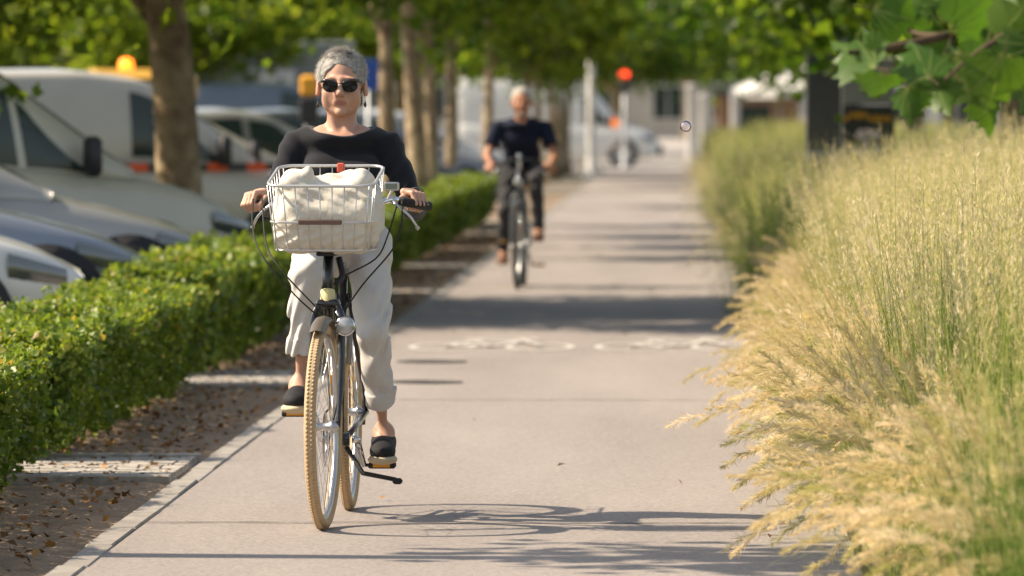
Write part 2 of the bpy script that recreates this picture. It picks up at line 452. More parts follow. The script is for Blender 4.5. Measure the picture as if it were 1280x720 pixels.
def make_tree(seed, r0, fork_h, cz, rad, nclump, nleaf, leaf=.14, lean=(0, 0), clump_r=.55, droop=0.0, low_cut=None, far=False, lobes=False, bark=None, tint=0.0, fork=False):
    """thing > trunk, crown. cz: crown centre height; rad: its radii"""
    rg = np.random.default_rng(seed); root = empty('plane_tree'); rr = random.Random(seed)
    mb = MB(); H = cz + rad[2] * .6
    pts = []; rs = []
    for i in range(13):
        t = i / 12; z = H * t
        pts.append((lean[0] * t * z / 3 + .03 * math.sin(z * 1.3 + seed), lean[1] * t * z / 3 + .03 * math.cos(z * 1.7 + seed), z - .05))
        rs.append(r0 * ((1 + .45 * math.exp(-z * 5)) * (1 - .75 * max(0, t - .25) / .75)) * (1 + .04 * math.sin(z * 5 + seed)))
    mb.tube(pts, rs, 14)
    if fork: mb.tube(curve([(-.06, 0, 1.85), (-.32, -.05, 2.22), (-.75, -.1, 2.75), (-1.6, -.2, 3.6)], 5), [.085 - .0035 * i for i in range(16)], 10)
    u = norm(rg.normal(size=(nclump, 3))); q = rg.random(nclump) ** (1 / 2.2)
    C = u * q[:, None] * np.array(rad) + np.array([lean[0] * cz / 3, lean[1] * cz / 3, cz])
    if low_cut is not None: C = C[C[:, 2] > low_cut + .15 * rg.normal(size=len(C))]
    if droop: 
        hr = np.hypot(C[:, 0] - pts[8][0], C[:, 1] - pts[8][1]) / max(rad[0], rad[1]); C[:, 2] -= droop * hr ** 2
    for c in C[:: max(1, len(C) // 26)]:
        z0 = max(fork_h, min(H * .9, c[2] - .8 * np.hypot(c[0], c[1]) * .6)); k = min(12, int(z0 / H * 12)); b = Vector(pts[k]); c = Vector(c)
        mid = (b + c) / 2 + Vector((rr.uniform(-.2, .2), rr.uniform(-.2, .2), rr.uniform(-.05, .3)))
        cv = curve([b, mid, c], 4); ra = rs[k] * .42
        mb.tube(cv, [ra * (1 - .85 * i / (len(cv) - 1)) + .004 for i in range(len(cv))], 6, False)
    mb.build('trunk', bark or M['bark'], root, True)
    per = nleaf // max(1, len(C)); cr = clump_r * (.6 + .8 * rg.random(len(C)))
    P = np.repeat(C, per, 0) + rg.normal(size=(len(C) * per, 3)) * np.repeat(cr, per)[:, None] * np.array([.6, .6, .42])
    tv = np.repeat(rg.normal(size=len(C)) * .13, per) + .45 + tint + rg.normal(size=len(P)) * .16 + (rg.random(len(P)) > .96) * .4
    V, Fc = (hexlobe_leaves if lobes else quads_leaves)(P, leaf, .6, rg)
    np_mesh('crown', V, Fc, M['leaf'], root, False, np.repeat(np.clip(tv, 0, 1), 8 if lobes else 4))
    return root

def make_hedge(seed, L, W, H, n, leaf):
    rg = np.random.default_rng(seed); root = empty('hedge'); wa = 1.0
    # shell points on top and on the sides, thinner at the bottom where the stems show
    def wob(x, y, z): return .045 * np.sin(y * 2.3 + seed) + .035 * np.sin(y * 5.1 + z * 7 + seed * 2) + .028 * np.sin(y * 13 + z * 11) * np.sin(x * 9 + 1)
    nt = int(n * .36); nf = int(n * .44); nb = n - nt - nf; P = []
    x = rg.uniform(-W / 2, W / 2, nt); y = rg.uniform(0, L, nt); P.append(np.stack([x, y, H + wob(x, y, 0) - np.abs(rg.normal(size=nt)) * .035 - .07 * np.clip(np.abs(x) / (W / 2) - .6, 0, 1) ** 2 / .16], 1))
    z = H * (1 - rg.random(nf) ** 1.35 * .92); y = rg.uniform(0, L, nf); xx = W / 2 + wob(0, y, z) - np.abs(rg.normal(size=nf)) * .05 - .10 * np.clip(1 - z / H, 0, 1) ** 1.2
    P.append(np.stack([xx, y, z], 1))
    z = H * (1 - rg.random(nb) ** 1.2 * .85); e = rg.integers(0, 3, nb); y = np.where(e == 0, rg.uniform(0, L, nb), np.where(e == 1, np.abs(rg.normal(size=nb)) * .10 - .05, L + .05 - np.abs(rg.normal(size=nb)) * .10))
    x = np.where(e == 0, -W / 2 + np.abs(rg.normal(size=nb)) * .05, rg.uniform(-W / 2, W / 2, nb)); P.append(np.stack([x, y, z], 1))
    P = np.concatenate(P)
    # clumpy tone and small gaps
    cl = np.sin(P[:, 1] * 7.3 + seed) * np.sin(P[:, 2] * 15 + P[:, 1] * 3) + .5 * np.sin(P[:, 1] * 23 + P[:, 2] * 19)
    keep = (cl > -1.0) | (rg.random(len(P)) > .6); P = P[keep]; cl = cl[keep]
    sprout = rg.random(len(P)) > .985; P[:, 2] += np.where(sprout & (P[:, 2] > H * .9), rg.random(len(P)) * .07, 0)
    V, Fc = quads_leaves(P + rg.normal(size=P.shape) * .018, leaf, .35, rg, .38)
    tv = .45 + .13 * cl + .3 * np.clip(P[:, 2] / H - .72, 0, 1) * 1.5 + rg.normal(size=len(P)) * .15 + (rg.random(len(P)) > .985) * .4  # leaves lighten towards the top: sunlight on the hedge put into the tone
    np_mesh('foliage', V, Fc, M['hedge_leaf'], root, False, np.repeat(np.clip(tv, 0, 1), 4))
    rr = random.Random(seed); mb = MB()
    for i in range(int(L * 16)):
        y0 = rr.uniform(0.05, L - .05); x0 = rr.uniform(-W * .32, W * .34)
        for k in range(2):
            mb.tube(curve([(x0, y0, -.05), (x0 + rr.uniform(-.06, .06), y0 + rr.uniform(-.08, .08), H * .4), (x0 + rr.uniform(-.12, .12), y0 + rr.uniform(-.18, .18), H * rr.uniform(.75, .98))], 3), [.009, .008, .007, .006, .005, .004, .003], 5, False)
    mb.build('stems', M['twig'], root, True)
    return root

# hedges: one between each pair of sett strips
HX = -2.80
LABH = {0: 'trimmed low green hedge nearest the camera at the left edge, before the first paved strip', 1: 'long trimmed hedge between the two nearest paved strips, below the small silver and white cars',
        2: 'trimmed hedge just behind the woman on the basket bicycle, beside the beige van', 3: 'blurred hedge length right of the basket woman, nearest of those behind her',
        4: 'blurred hedge length beside the male cyclist and just left of his legs', 5: 'far hedge length behind the male cyclist near the tree trunks'}
hb = make_hedge(1, 7.4, .60, .48, 56000, .034); hb2 = None
for k in range(0, 8):
    Ya = STRIPS[k] + .48
    if k == 0: o = hb
    elif k == 1: o = make_hedge(2, 7.4, .60, .50, 60000, .034); h1 = o
    elif k == 2: o = make_hedge(3, 7.4, .60, .56, 30000, .05); hb2 = o
    else: o = copy_tree(hb2)
    o.location = (HX, Ya, 0); tag(o, LABH.get(k, 'small far hedge length right of the male cyclist, %s' % ('next to last before the lamp post' if k == 6 else 'the last one before the lamp post')), 'hedge', 'trimmed hedges along the left side of the path')

# leaf litter on the bed, nobody could count it
def litter(name, n, x0, x1, y0, y1, z, seed, dens_edge=False):
    rg = np.random.default_rng(seed); P = np.stack([rg.uniform(x0, x1, n), rg.uniform(y0, y1, n), np.full(n, z) + rg.random(n) * .012], 1)
    V, Fc = quads_leaves(P, .034, 2.6, rg, .4)
    return tag(np_mesh(name, V, Fc, M['dry_leaf'], None, False, np.repeat(rg.random(n), 4)), kind='stuff')
M['dry_leaf'] = ramp_mat('dry_leaf', [(0, (.10, .045, .018)), (.5, (.27, .13, .045)), (.85, (.42, .24, .09)), (1, (.50, .36, .20))], .8, .1, 1.0)
litter('fallen_leaves', 5200, -3.1, -2.0, 19, 75, .0, 21)
litter('fallen_leaves', 22, -2.02, .5, 20, 70, .006, 22)

# ---- trees
G_L = 'slender trees in a row along the left of the path'
def place(o, x, y, rz, label, group=G_L):
    o.location = (x, y, 0); o.rotation_euler = (0, 0, rz); tag(o, label, 'tree', group); return o
t1 = make_tree(4, .165, 2.7, 4.3, (4.2, 4.4, 2.2), 190, 36000, .15, (-.5, -.7), .62, droop=1.15, lobes=True, low_cut=2.75, fork=True)
place(t1, -3.62, 46.5, 0, 'thick-trunked plane tree with mottled bark between the beige and cream vans')
slim = make_tree(7, .082, 2.4, 4.15, (1.7, 1.8, 1.65), 70, 11000, .15, (.05, 0), .5, low_cut=2.35)
place(slim, -2.9, 62, 0, 'pale sunlit slender trunk just right of the basket woman\'s head')
slim2 = make_tree(9, .105, 2.2, 4.3, (1.8, 1.9, 1.75), 70, 11000, .15, (-.34, 0), .5, low_cut=2.3)
place(slim2, -2.75, 67, 0, 'dark leaning trunk, second in the row right of the woman\'s head')
specs = [(-2.9, 72.5, 'third slender trunk right of the woman\'s head, brown and upright'), (-2.9, 79.5, 'fourth slender trunk right of the woman, before the gap in the row'),
         (-2.9, 95.5, 'pale slender trunk just left of the male cyclist\'s shoulder'), (-2.9, 118, 'slender trunk rising behind the male cyclist\'s head'),
         (-2.9, 127, 'slender trunk just right of the male cyclist\'s head'), (-2.8, 134, 'far pale trunk two places right of the male cyclist\'s head'), (-2.75, 141, 'far slim trunk close to the white lamp post'), (-2.7, 149, 'farthest slim trunk directly left of the white lamp post')]
for i, (x, y, lab) in enumerate(specs):
    o = copy_tree(slim if i % 3 != 1 else slim2) if i % 3 != 1 else copy_tree(slim)
    place(o, x, y, 1.3 * i + .7, lab)
    o.scale = (1, 1, .92) if y < 110 else (1.05, 1.05, .84)
# crowns further left over the parking rows
GP = 'broad trees behind the parked vehicles'
big = make_tree(15, .2, 2.0, 5.2, (3.4, 3.4, 2.6), 110, 12000, .2, (0, 0), .75, low_cut=2.7, tint=.08)
place(big, -14.6, 36, 0, 'broad tree outside the picture left of the parked cars, shading them', GP)
for i, (x, y, s, lab) in enumerate(((-14.2, 42, 1.0, 'broad tree outside the left edge shading the beige van'), (-14.6, 49, 1.0, 'broad tree outside the left edge behind the beige van'),
        (-15.5, 132, 1.05, 'yellow-green tree top behind the white van at upper left'), (-11.5, 146, 1.05, 'yellow-green tree behind the thick trunk, above the grey container'), (-8.5, 139, .9, 'bright tree crown left of the woman\'s head, above the parked cars'),
        (-6.6, 150, .95, 'bright tree behind the slender trunks right of the woman'), (-9.5, 172, 1.1, 'far tree between the woman and the male cyclist'), (-5.2, 186, 1.0, 'far tree left of the male cyclist\'s head, above the delivery van'), (-12.3, 117, .82, 'low tree crown just right of the thick trunk, behind the amber beacon'), (-8.7, 113, .80, 'low tree crown directly behind the woman\'s head'))):
    o = copy_tree(big); place(o, x, y, 1.1 * i + .4, lab, GP); o.scale = (s, s, s * (.80 if y > 100 else 1))
shade = make_tree(23, .11, 2.0, 4.6, (1.1, .7, 1.3), 26, 1500, .16, (0, 0), .4)
place(shade, -3.95, 20.5, 0, 'young tree left of the frame that throws the leafy shadow across the path', 'young trees left of the path')
# right-hand side and the crossing
GR = 'dark shaded trees on the right of the path'
rt = make_tree(31, .15, 2.1, 4.2, (3.0, 3.0, 2.3), 120, 15000, .17, (0, 0), .6, droop=.6, low_cut=2.1, tint=-.22)  # negative tint paints the shade on these trees into the leaf tone
place(rt, 3.2, 63, 0, 'dark tree with thick trunk at the right edge behind the tall grass', GR)
for i, (x, y, s, lab) in enumerate(((3.3, 93, 1.0, 'tree whose dark slim trunk stands right of the grey notice board'), (3.0, 54, .92, 'dark crown hanging above the black advertising pillar'), (2.4, 112, .95, 'dark tree overhanging the far grass border'), (6.0, 146, 1.05, 'tree right of the path just before the cross road'),
        (-2.2, 205, 1.1, 'tree left of the path beyond the white delivery van'), (3.4, 215, 1.15, 'tree right of the path just beyond the cross road'), (-3.4, 240, 1.2, 'dark far tree behind the red traffic light'), (4.3, 262, 1.3, 'far tree on the right beyond the crossing'), (.2, 330, 1.5, 'dark tree closing the far end of the path'), (-6, 300, 1.4, 'farthest tree left of the path end'))):
    o = copy_tree(rt); place(o, x, y, 1.7 * i + .5, lab, GR); o.scale = (s, s, s)

# near plane-tree branch, top right
def lobed_leaf(size, M4, rr):
    L = [(0, -.42, .0), (.05, -.30), (.26, -.34), (.33, -.22), (.52, -.10), (.40, -.02), (.46, .14), (.34, .12), (.24, .18), (.27, .34), (.14, .30), (.10, .42), (0, .60)]
    out = [(p[0], p[1]) for p in L] + [(-p[0], p[1]) for p in reversed(L[1:-1])]
    fold = rr.uniform(.1, .75); curl = rr.uniform(-.25, .55)
    def pt(x, y): return M4 @ Vector((x * size, y * size, (-fold * abs(x) - curl * y * y + .03 * math.sin(9 * x + 7 * y)) * size))
    c = [(0, -.3), (0, 0), (0, .3)]
    vs = [pt(*c_) for c_ in c] + [pt(*o) for o in out]; n = len(out); fs = []
    def near(y): return 0 if y < -.15 else 1 if y < .16 else 2
    for i in range(n):
        j = (i + 1) % n; a, b = near(out[i][1]), near(out[j][1])
        fs.append((3 + i, 3 + j, a))
        if a != b: fs.append((3 + j, b, a))
    V0 = len(vs)                         # raised veins from the stalk to every lobe tip
    for (tx, ty) in ((0, .56), (.50, -.09), (-.50, -.09), (.44, .13), (-.44, .13), (.26, .31), (-.26, .31), (.28, -.31), (-.28, -.31)):
        w = .011
        for q in range(5):
            u = q / 4; x, y = tx * u, -.36 + (ty + .36) * u; ww = w * (1 - .7 * u)
            nn = M4 @ Vector((0, 0, .006 * size))
            vs += [pt(x - ww, y) + nn, pt(x + ww, y) + nn]
        b = len(vs) - 10; fs += [(b + 2 * q, b + 2 * q + 1, b + 2 * q + 3, b + 2 * q + 2) for q in range(4)]
    return vs, fs
def near_branch():
    root = empty('plane_tree', (2.7, 16.6, 0), 0, 'plane tree on the right whose leafy branch hangs into the top right corner', 'tree')
    rr = random.Random(8); mb = MB(); ml = MB(); v = []
    O = Vector((2.7, 16.6, 0))
    mb.tube(curve([(0, 0, -.1), (.02, 0, 1.2), (-.03, .05, 2.6), (0, 0, 4.5)], 6), [.13 - .004 * i for i in range(19)], 12)
    def P(x, y, Y): a, b = px(x, y, Y); return Vector((a, Y, b)) - O
    b1 = curve([(0, 0, 2.3), P(1420, -60, 16.3), P(1300, 10, 16.1), P(1180, 45, 15.9), P(1100, 62, 15.8), P(1062, 66, 15.7)], 6)
    b2 = curve([P(1300, 10, 16.1), P(1260, 40, 15.8), P(1215, 70, 15.7), P(1180, 100, 15.6)], 6)
    b3 = curve([P(1180, 45, 15.9), P(1140, 40, 16.0), P(1118, 12, 16.1), P(1108, -30, 16.1)], 6)
    b4 = curve([P(1340, 20, 16.1), P(1290, 70, 16.4), P(1255, 95, 16.5)], 6)
    for b, r in ((b1, .022), (b2, .008), (b3, .006), (b4, .007)): mb.tube(b, [r * (1 - .8 * i / (len(b) - 1)) + .002 for i in range(len(b))], 6, False)
    spots = [(1072, 72, 92, -1.2), (1120, 20, 88, 1.9), (1098, 110, 74, -2.6), (1150, 75, 95, -.6), (1135, 128, 60, 3.0), (1185, 60, 104, -.2), (1205, 100, 112, 2.9), (1175, 118, 70, 2.6), (1230, 55, 110, .4), (1245, 100, 104, -2.8), (1238, 138, 66, 3.1),
             (1262, 30, 100, .9), (1275, 78, 96, -2.2), (1215, 12, 110, .7), (1180, 5, 90, -.9), (1270, 5, 110, 1.2), (1148, 8, 60, 1.4), (1238, 80, 100, 1.8), (1290, 118, 90, -2.9), (1085, 55, 42, -.4), (1305, 60, 110, .2), (1160, 95, 64, -1.9)]
    for (x, y, d, a) in spots:
        Y = 15.9 + rr.uniform(-.35, .35); c = P(x, y, Y); size = d / (F / Y) * .95
        Rm = Matrix.Rotation(a + rr.uniform(-.2, .2), 3, 'Y') @ Matrix.Rotation(R(90), 3, 'X') @ Matrix.Rotation(rr.uniform(-.95, .95), 3, 'X') @ Matrix.Rotation(rr.uniform(-.9, .9), 3, 'Y')
        vs, fs = lobed_leaf(size, Rm, rr); vs = [p + c for p in vs]; ml.add(vs, fs); v += [min(.8, max(0, .45 + rr.gauss(0, .14)))] * (len(vs) - 90) + [1.0] * 90
        st = c + Rm @ Vector((0, -.4 * size, 0)); mb.tube([st, st + Rm @ Vector((.05, -.3, .1)) * size], .0016, 4, False)
    for i in range(420):      # the rest of its crown, above and right of the frame
        c = Vector((rr.gauss(0, .8), rr.gauss(0, 1.2), 3.3 + rr.gauss(0, .6)))
        Rm = Matrix.Rotation(rr.uniform(0, 6.3), 3, 'Z') @ Matrix.Rotation(rr.uniform(-1, 1), 3, 'X')
        vs, fs = lobed_leaf(.18, Rm, rr); vs = [p + c for p in vs]; ml.add(vs, fs); v += [.5 + rr.gauss(0, .12)] * len(vs)
    mb.build('trunk', M['twig'], root, True)
    o = ml.build('crown', M['near_leaf'], root, True); a = o.data.attributes.new('v', 'FLOAT', 'POINT'); a.data.foreach_set('value', v)
M['near_leaf'] = ramp_mat('near_plane_leaf', [(0, (.03, .08, .012)), (.5, (.05, .115, .018)), (.8, (.11, .18, .03)), (1, (.24, .30, .10))], .4, .42, 1.7)
near_branch()

# ---- ornamental grasses on the right
def ribbons(P0, D, L, w, bend, seg, rg, tipw=.15, side=None):
    """curved blades: start P0, direction D, length L, bending down by bend"""
    n = len(P0); s = norm(np.cross(D, np.array([0, 0, 1.0])) + 1e-4) if side is None else side
    V = np.zeros((n, seg + 1, 2, 3)); p = P0.copy(); d = D.copy(); cen = [p.copy()]; ds = [d.copy()]
    for k in range(seg):
        p = p + d * (L / seg)[:, None]; d = norm(d + np.array([0, 0, -1.0]) * (bend / seg)[:, None] * (k + 1) / seg * 2 + 0); cen.append(p.copy()); ds.append(d.copy())
    for k in range(seg + 1):
        ww = w * (1 - (1 - tipw) * (k / seg) ** 1.5); V[:, k, 0] = cen[k] - s * ww[:, None] / 2; V[:, k, 1] = cen[k] + s * ww[:, None] / 2
    base = (np.arange(n) * (seg + 1) * 2)[:, None]
    Fc = np.concatenate([base + np.array([[2 * k, 2 * k + 1, 2 * k + 3, 2 * k + 2]]) for k in range(seg)])
    return V.reshape(-1, 3), Fc, np.stack(cen, 1), np.stack(ds, 1)
def join(parts):
    V = []; Fq = []; A = []; b = 0
    for (v, f, a) in parts: V.append(v); Fq.append(f + b); A.append(a); b += len(v)
    return np.concatenate(V), np.concatenate(Fq), np.concatenate(A)
def slivers(C, D, L, w, rg):
    """thin bristles as quads"""
    n = len(C); s = norm(np.cross(D, rg.normal(size=(n, 3)))); e = C + D * L[:, None]; m = C + D * (L * .4)[:, None]
    V = np.stack([C, m - s * w / 2, e, m + s * w / 2], 1).reshape(-1, 3); i = np.arange(n)[:, None] * 4
    return V, i + np.array([[0, 1, 2, 3]])

def dirs(n, tilt_m, tilt_s, rg, lean=(0, 0)):
    a = rg.uniform(0, 2 * np.pi, n); t = np.abs(rg.normal(tilt_m, tilt_s, n))
    return norm(np.stack([np.sin(t) * np.cos(a) + lean[0], np.sin(t) * np.sin(a) + lean[1], np.cos(t)], 1))

def fountain(C, rg, nb, nstalk, H, lean, br):
    """soft fountain grass: arching blades and drooping bottle-brush plumes. C: clump centres"""
    parts = []; n = len(C)
    P = np.repeat(C, nb, 0) + rg.normal(size=(n * nb, 3)) * np.array([.06, .06, 0]); m = len(P)
    D = dirs(m, .45, .25, rg, lean); L = H * rg.uniform(.65, 1.1, m)
    v, f, c, d = ribbons(P, D, L, np.full(m, .0056), rg.uniform(.7, 1.6, m), 7, rg)
    tv = np.repeat(np.clip(.30 + rg.normal(size=m) * .13, 0, .62), 16); tv = tv + np.tile(np.repeat(np.linspace(0, .18, 8), 2), m)
    parts.append((v, f, tv))
    P = np.repeat(C, nstalk, 0) + rg.normal(size=(n * nstalk, 3)) * np.array([.06, .06, 0]); m = len(P)
    D = dirs(m, .42, .22, rg, (lean[0] * 1.4, lean[1])); L = H * rg.uniform(.95, 1.3, m)
    sg = 9; v, f, c, d = ribbons(P, D, L, np.full(m, .0026), rg.uniform(1.1, 2.0, m), sg, rg, .5)
    parts.append((v, f, np.full(len(v), .62)))
    tt = rg.random((m, br)); k = sg - 2 + tt * 2; k0 = np.minimum(k.astype(int), sg - 1); fr = (k - k0)[..., None]; im = np.arange(m)[:, None]
    cc = c[im, k0] * (1 - fr) + c[im, k0 + 1] * fr; dd = d[im, k0]
    bd = norm(dd * 1.0 + rg.normal(size=dd.shape) * .42); taper = np.sin(np.pi * np.clip(tt * .86 + .1, 0, 1)) ** .6
    v, f = slivers(cc.reshape(-1, 3), bd.reshape(-1, 3), (.044 * taper * rg.uniform(.7, 1.2, tt.shape)).ravel(), .0027, rg)
    tone = np.repeat(np.clip(.80 + rg.normal(size=(m, 1)) * .10, .6, 1) * np.ones((1, br)), 1, 0).ravel() + rg.normal(size=m * br) * .03
    parts.append((v, f, np.repeat(np.clip(tone, 0, 1), 4)))
    return join(parts)

def reed(C, rg, nb, nstalk, H, br, lean=(0, 0), bw=1.0):
    """tall upright reed grass with airy tan panicles"""
    parts = []; n = len(C)
    P = np.repeat(C, nb, 0) + rg.normal(size=(n * nb, 3)) * np.array([.08, .08, 0]); m = len(P)
    hc = rg.uniform(.82, 1.06, n) + .16 * np.clip(C[:, 0] - 1.0, 0, 1); tc_ = rg.normal(size=n) * .06
    D = dirs(m, .24, .16, rg, lean); L = H * rg.uniform(.5, 1.0, m) * np.repeat(hc, nb)
    v, f, c, d = ribbons(P, D, L, np.full(m, .0065 * bw), rg.uniform(.1, .8, m), 6, rg)
    tv = np.repeat(np.clip(.24 + np.repeat(tc_, nb) + rg.normal(size=m) * .15, 0, .6), 14) + np.tile(np.repeat(np.linspace(0, .16, 7), 2), m); parts.append((v, f, tv))
    P = np.repeat(C, nstalk, 0) + rg.normal(size=(n * nstalk, 3)) * np.array([.09, .09, 0]); m = len(P)
    D = dirs(m, .16, .11, rg, lean); L = H * rg.uniform(.80, 1.14, m) * np.repeat(hc, nstalk)
    sg = 7; v, f, c, d = ribbons(P, D, L, np.full(m, .003 * bw), rg.uniform(.05, .35, m), sg, rg, .4)
    st = np.clip(.56 + rg.normal(size=m) * .1, .3, .75); parts.append((v, f, np.repeat(st, (sg + 1) * 2)))
    tt = rg.random((m, br)); k = (sg - 2.1) + tt * 2.1; k0 = np.minimum(k.astype(int), sg - 1); fr = (k - k0)[..., None]; im = np.arange(m)[:, None]
    cc = c[im, k0] * (1 - fr) + c[im, k0 + 1] * fr; dd = d[im, k0]
    taper = (1 - tt * .8)
    side = norm(rg.normal(size=dd.shape)); off = side * (rg.random(tt.shape) * .034 * taper)[..., None]
    bd = norm(dd * 1.0 + side * .55 + rg.normal(size=dd.shape) * .2)
    v, f = slivers((cc + off).reshape(-1, 3), bd.reshape(-1, 3), (.022 * rg.uniform(.6, 1.3, tt.shape)).ravel(), .0036 * bw, rg)
    tone = (np.clip(.79 + np.repeat(tc_, nstalk)[:, None] + rg.normal(size=(m, 1)) * .09, .5, 1) + rg.normal(size=(m, br)) * .03).ravel()
    parts.append((v, f, np.repeat(np.clip(tone, 0, 1), 4)))
    return join(parts)

GS = [(0, (.03, .07, .012)), (.25, (.085, .165, .025)), (.45, (.24, .32, .065)), (.62, (.44, .43, .17)), (.8, (.64, .53, .33)), (1, (.82, .71, .53))]
M['grass'] = ramp_mat('grass_blades', GS, .6, .42, 1.25, .25, .78)
def clumps(x0, x1fn, y0, y1, step, rg, jit=.35):
    out = []; y = y0
    while y < y1:
        x = x0(y) if callable(x0) else x0
        while x < x1fn(y):
            out.append((x + rg.normal() * step * jit * .5, y + rg.normal() * step * jit, -.01)); x += step
        y += step
    return np.array(out)
rg = np.random.default_rng(77)
# fountain grass on the path edge
C = clumps(lambda y: .80 + .012 * max(0, y - 24) + .045 * max(0, 20.5 - y), lambda y: .72 + min(1.0, .35 + (y - 17) * .012), 14.6, 44, .35, rg)
V, Fq, A = fountain(C, rg, 125, 34, .60, (-.13, -.05), 110)
tag(np_mesh('fountain_grass', V, Fq, M['grass'], None, False, A), kind='stuff')
# tall reed grass behind
C = clumps(lambda y: .95 + .004 * (y - 20), lambda y: .053 * y + .5 if y > 20 else 1.75, 16.2, 46, .33, rg)
C = C[~((C[:, 1] < 18.5) & (C[:, 0] < 1.1))]
V, Fq, A = reed(C, rg, 84, 30, 1.08, 34)
tag(np_mesh('reed_grass', V, Fq, M['grass'], None, False, A), kind='stuff')
# nearest stalks, at the right edge and out of focus
C = clumps(lambda y: .84 + .02 * (y - 12), lambda y: 1.5, 13.2, 18.0, .30, rg)
V, Fq, A = reed(C, rg, 80, 8, .84, 26, (-.10, 0), 1.0)
A = np.clip(A - .14, 0, 1)
tag(np_mesh('reed_grass', V, Fq, M['grass'], None, False, A), kind='stuff')
# far border
C = clumps(.85, lambda y: min(.053 * y + .6, 6), 46, 100, .55, rg)
V, Fq, A = reed(C, rg, 40, 26, .95, 12, (-.04, 0), 3.2)
tag(np_mesh('far_grass', V, Fq, M['grass'], None, False, np.clip(A - .10, 0, 1)), kind='stuff')
C = clumps(1.0, lambda y: min(.05 * y, 5.5), 100, 158, 1.0, rg)
V, Fq, A = reed(C, rg, 40, 30, 1.0, 10, (-.08, 0), 6)
tag(np_mesh('far_grass', V, Fq, M['grass'], None, False, np.clip(A - .10, 0, 1)), kind='stuff')
C = clumps(.66, lambda y: 1.0, 44, 150, .6, rg)
V, Fq, A = fountain(C, rg, 60, 22, .58, (-.1, 0), 14)
tag(np_mesh('far_grass', V, Fq, M['grass'], None, False, A), kind='stuff')
# ------------------------------------------------------------------ vehicles
def lerp_prof(P, x):
    P = sorted(P); 
    if x <= P[0][0]: return P[0][1]
    for (a, b), (c, d) in zip(P, P[1:]):
        if x <= c: return b + (d - b) * (x - a) / (c - a)
    return P[-1][1]
def smooth_prof(P, x, h=.05): return sum(lerp_prof(P, x + k * h) for k in (-2, -1, 0, 1, 2)) / 5

M['tyre'] = mat('tyre_rubber', (.018, .018, .018), .8)
M['amber'] = mat('amber_lens', (.8, .22, .02), .3, emit=((1, .22, .02), .6))
M['lamp_glass'] = mat('headlight_glass', (.45, .47, .48), .12, .3, coat=1); M['lamp_dark'] = mat('headlight_smoked', (.12, .13, .13), .1, .4, coat=1)

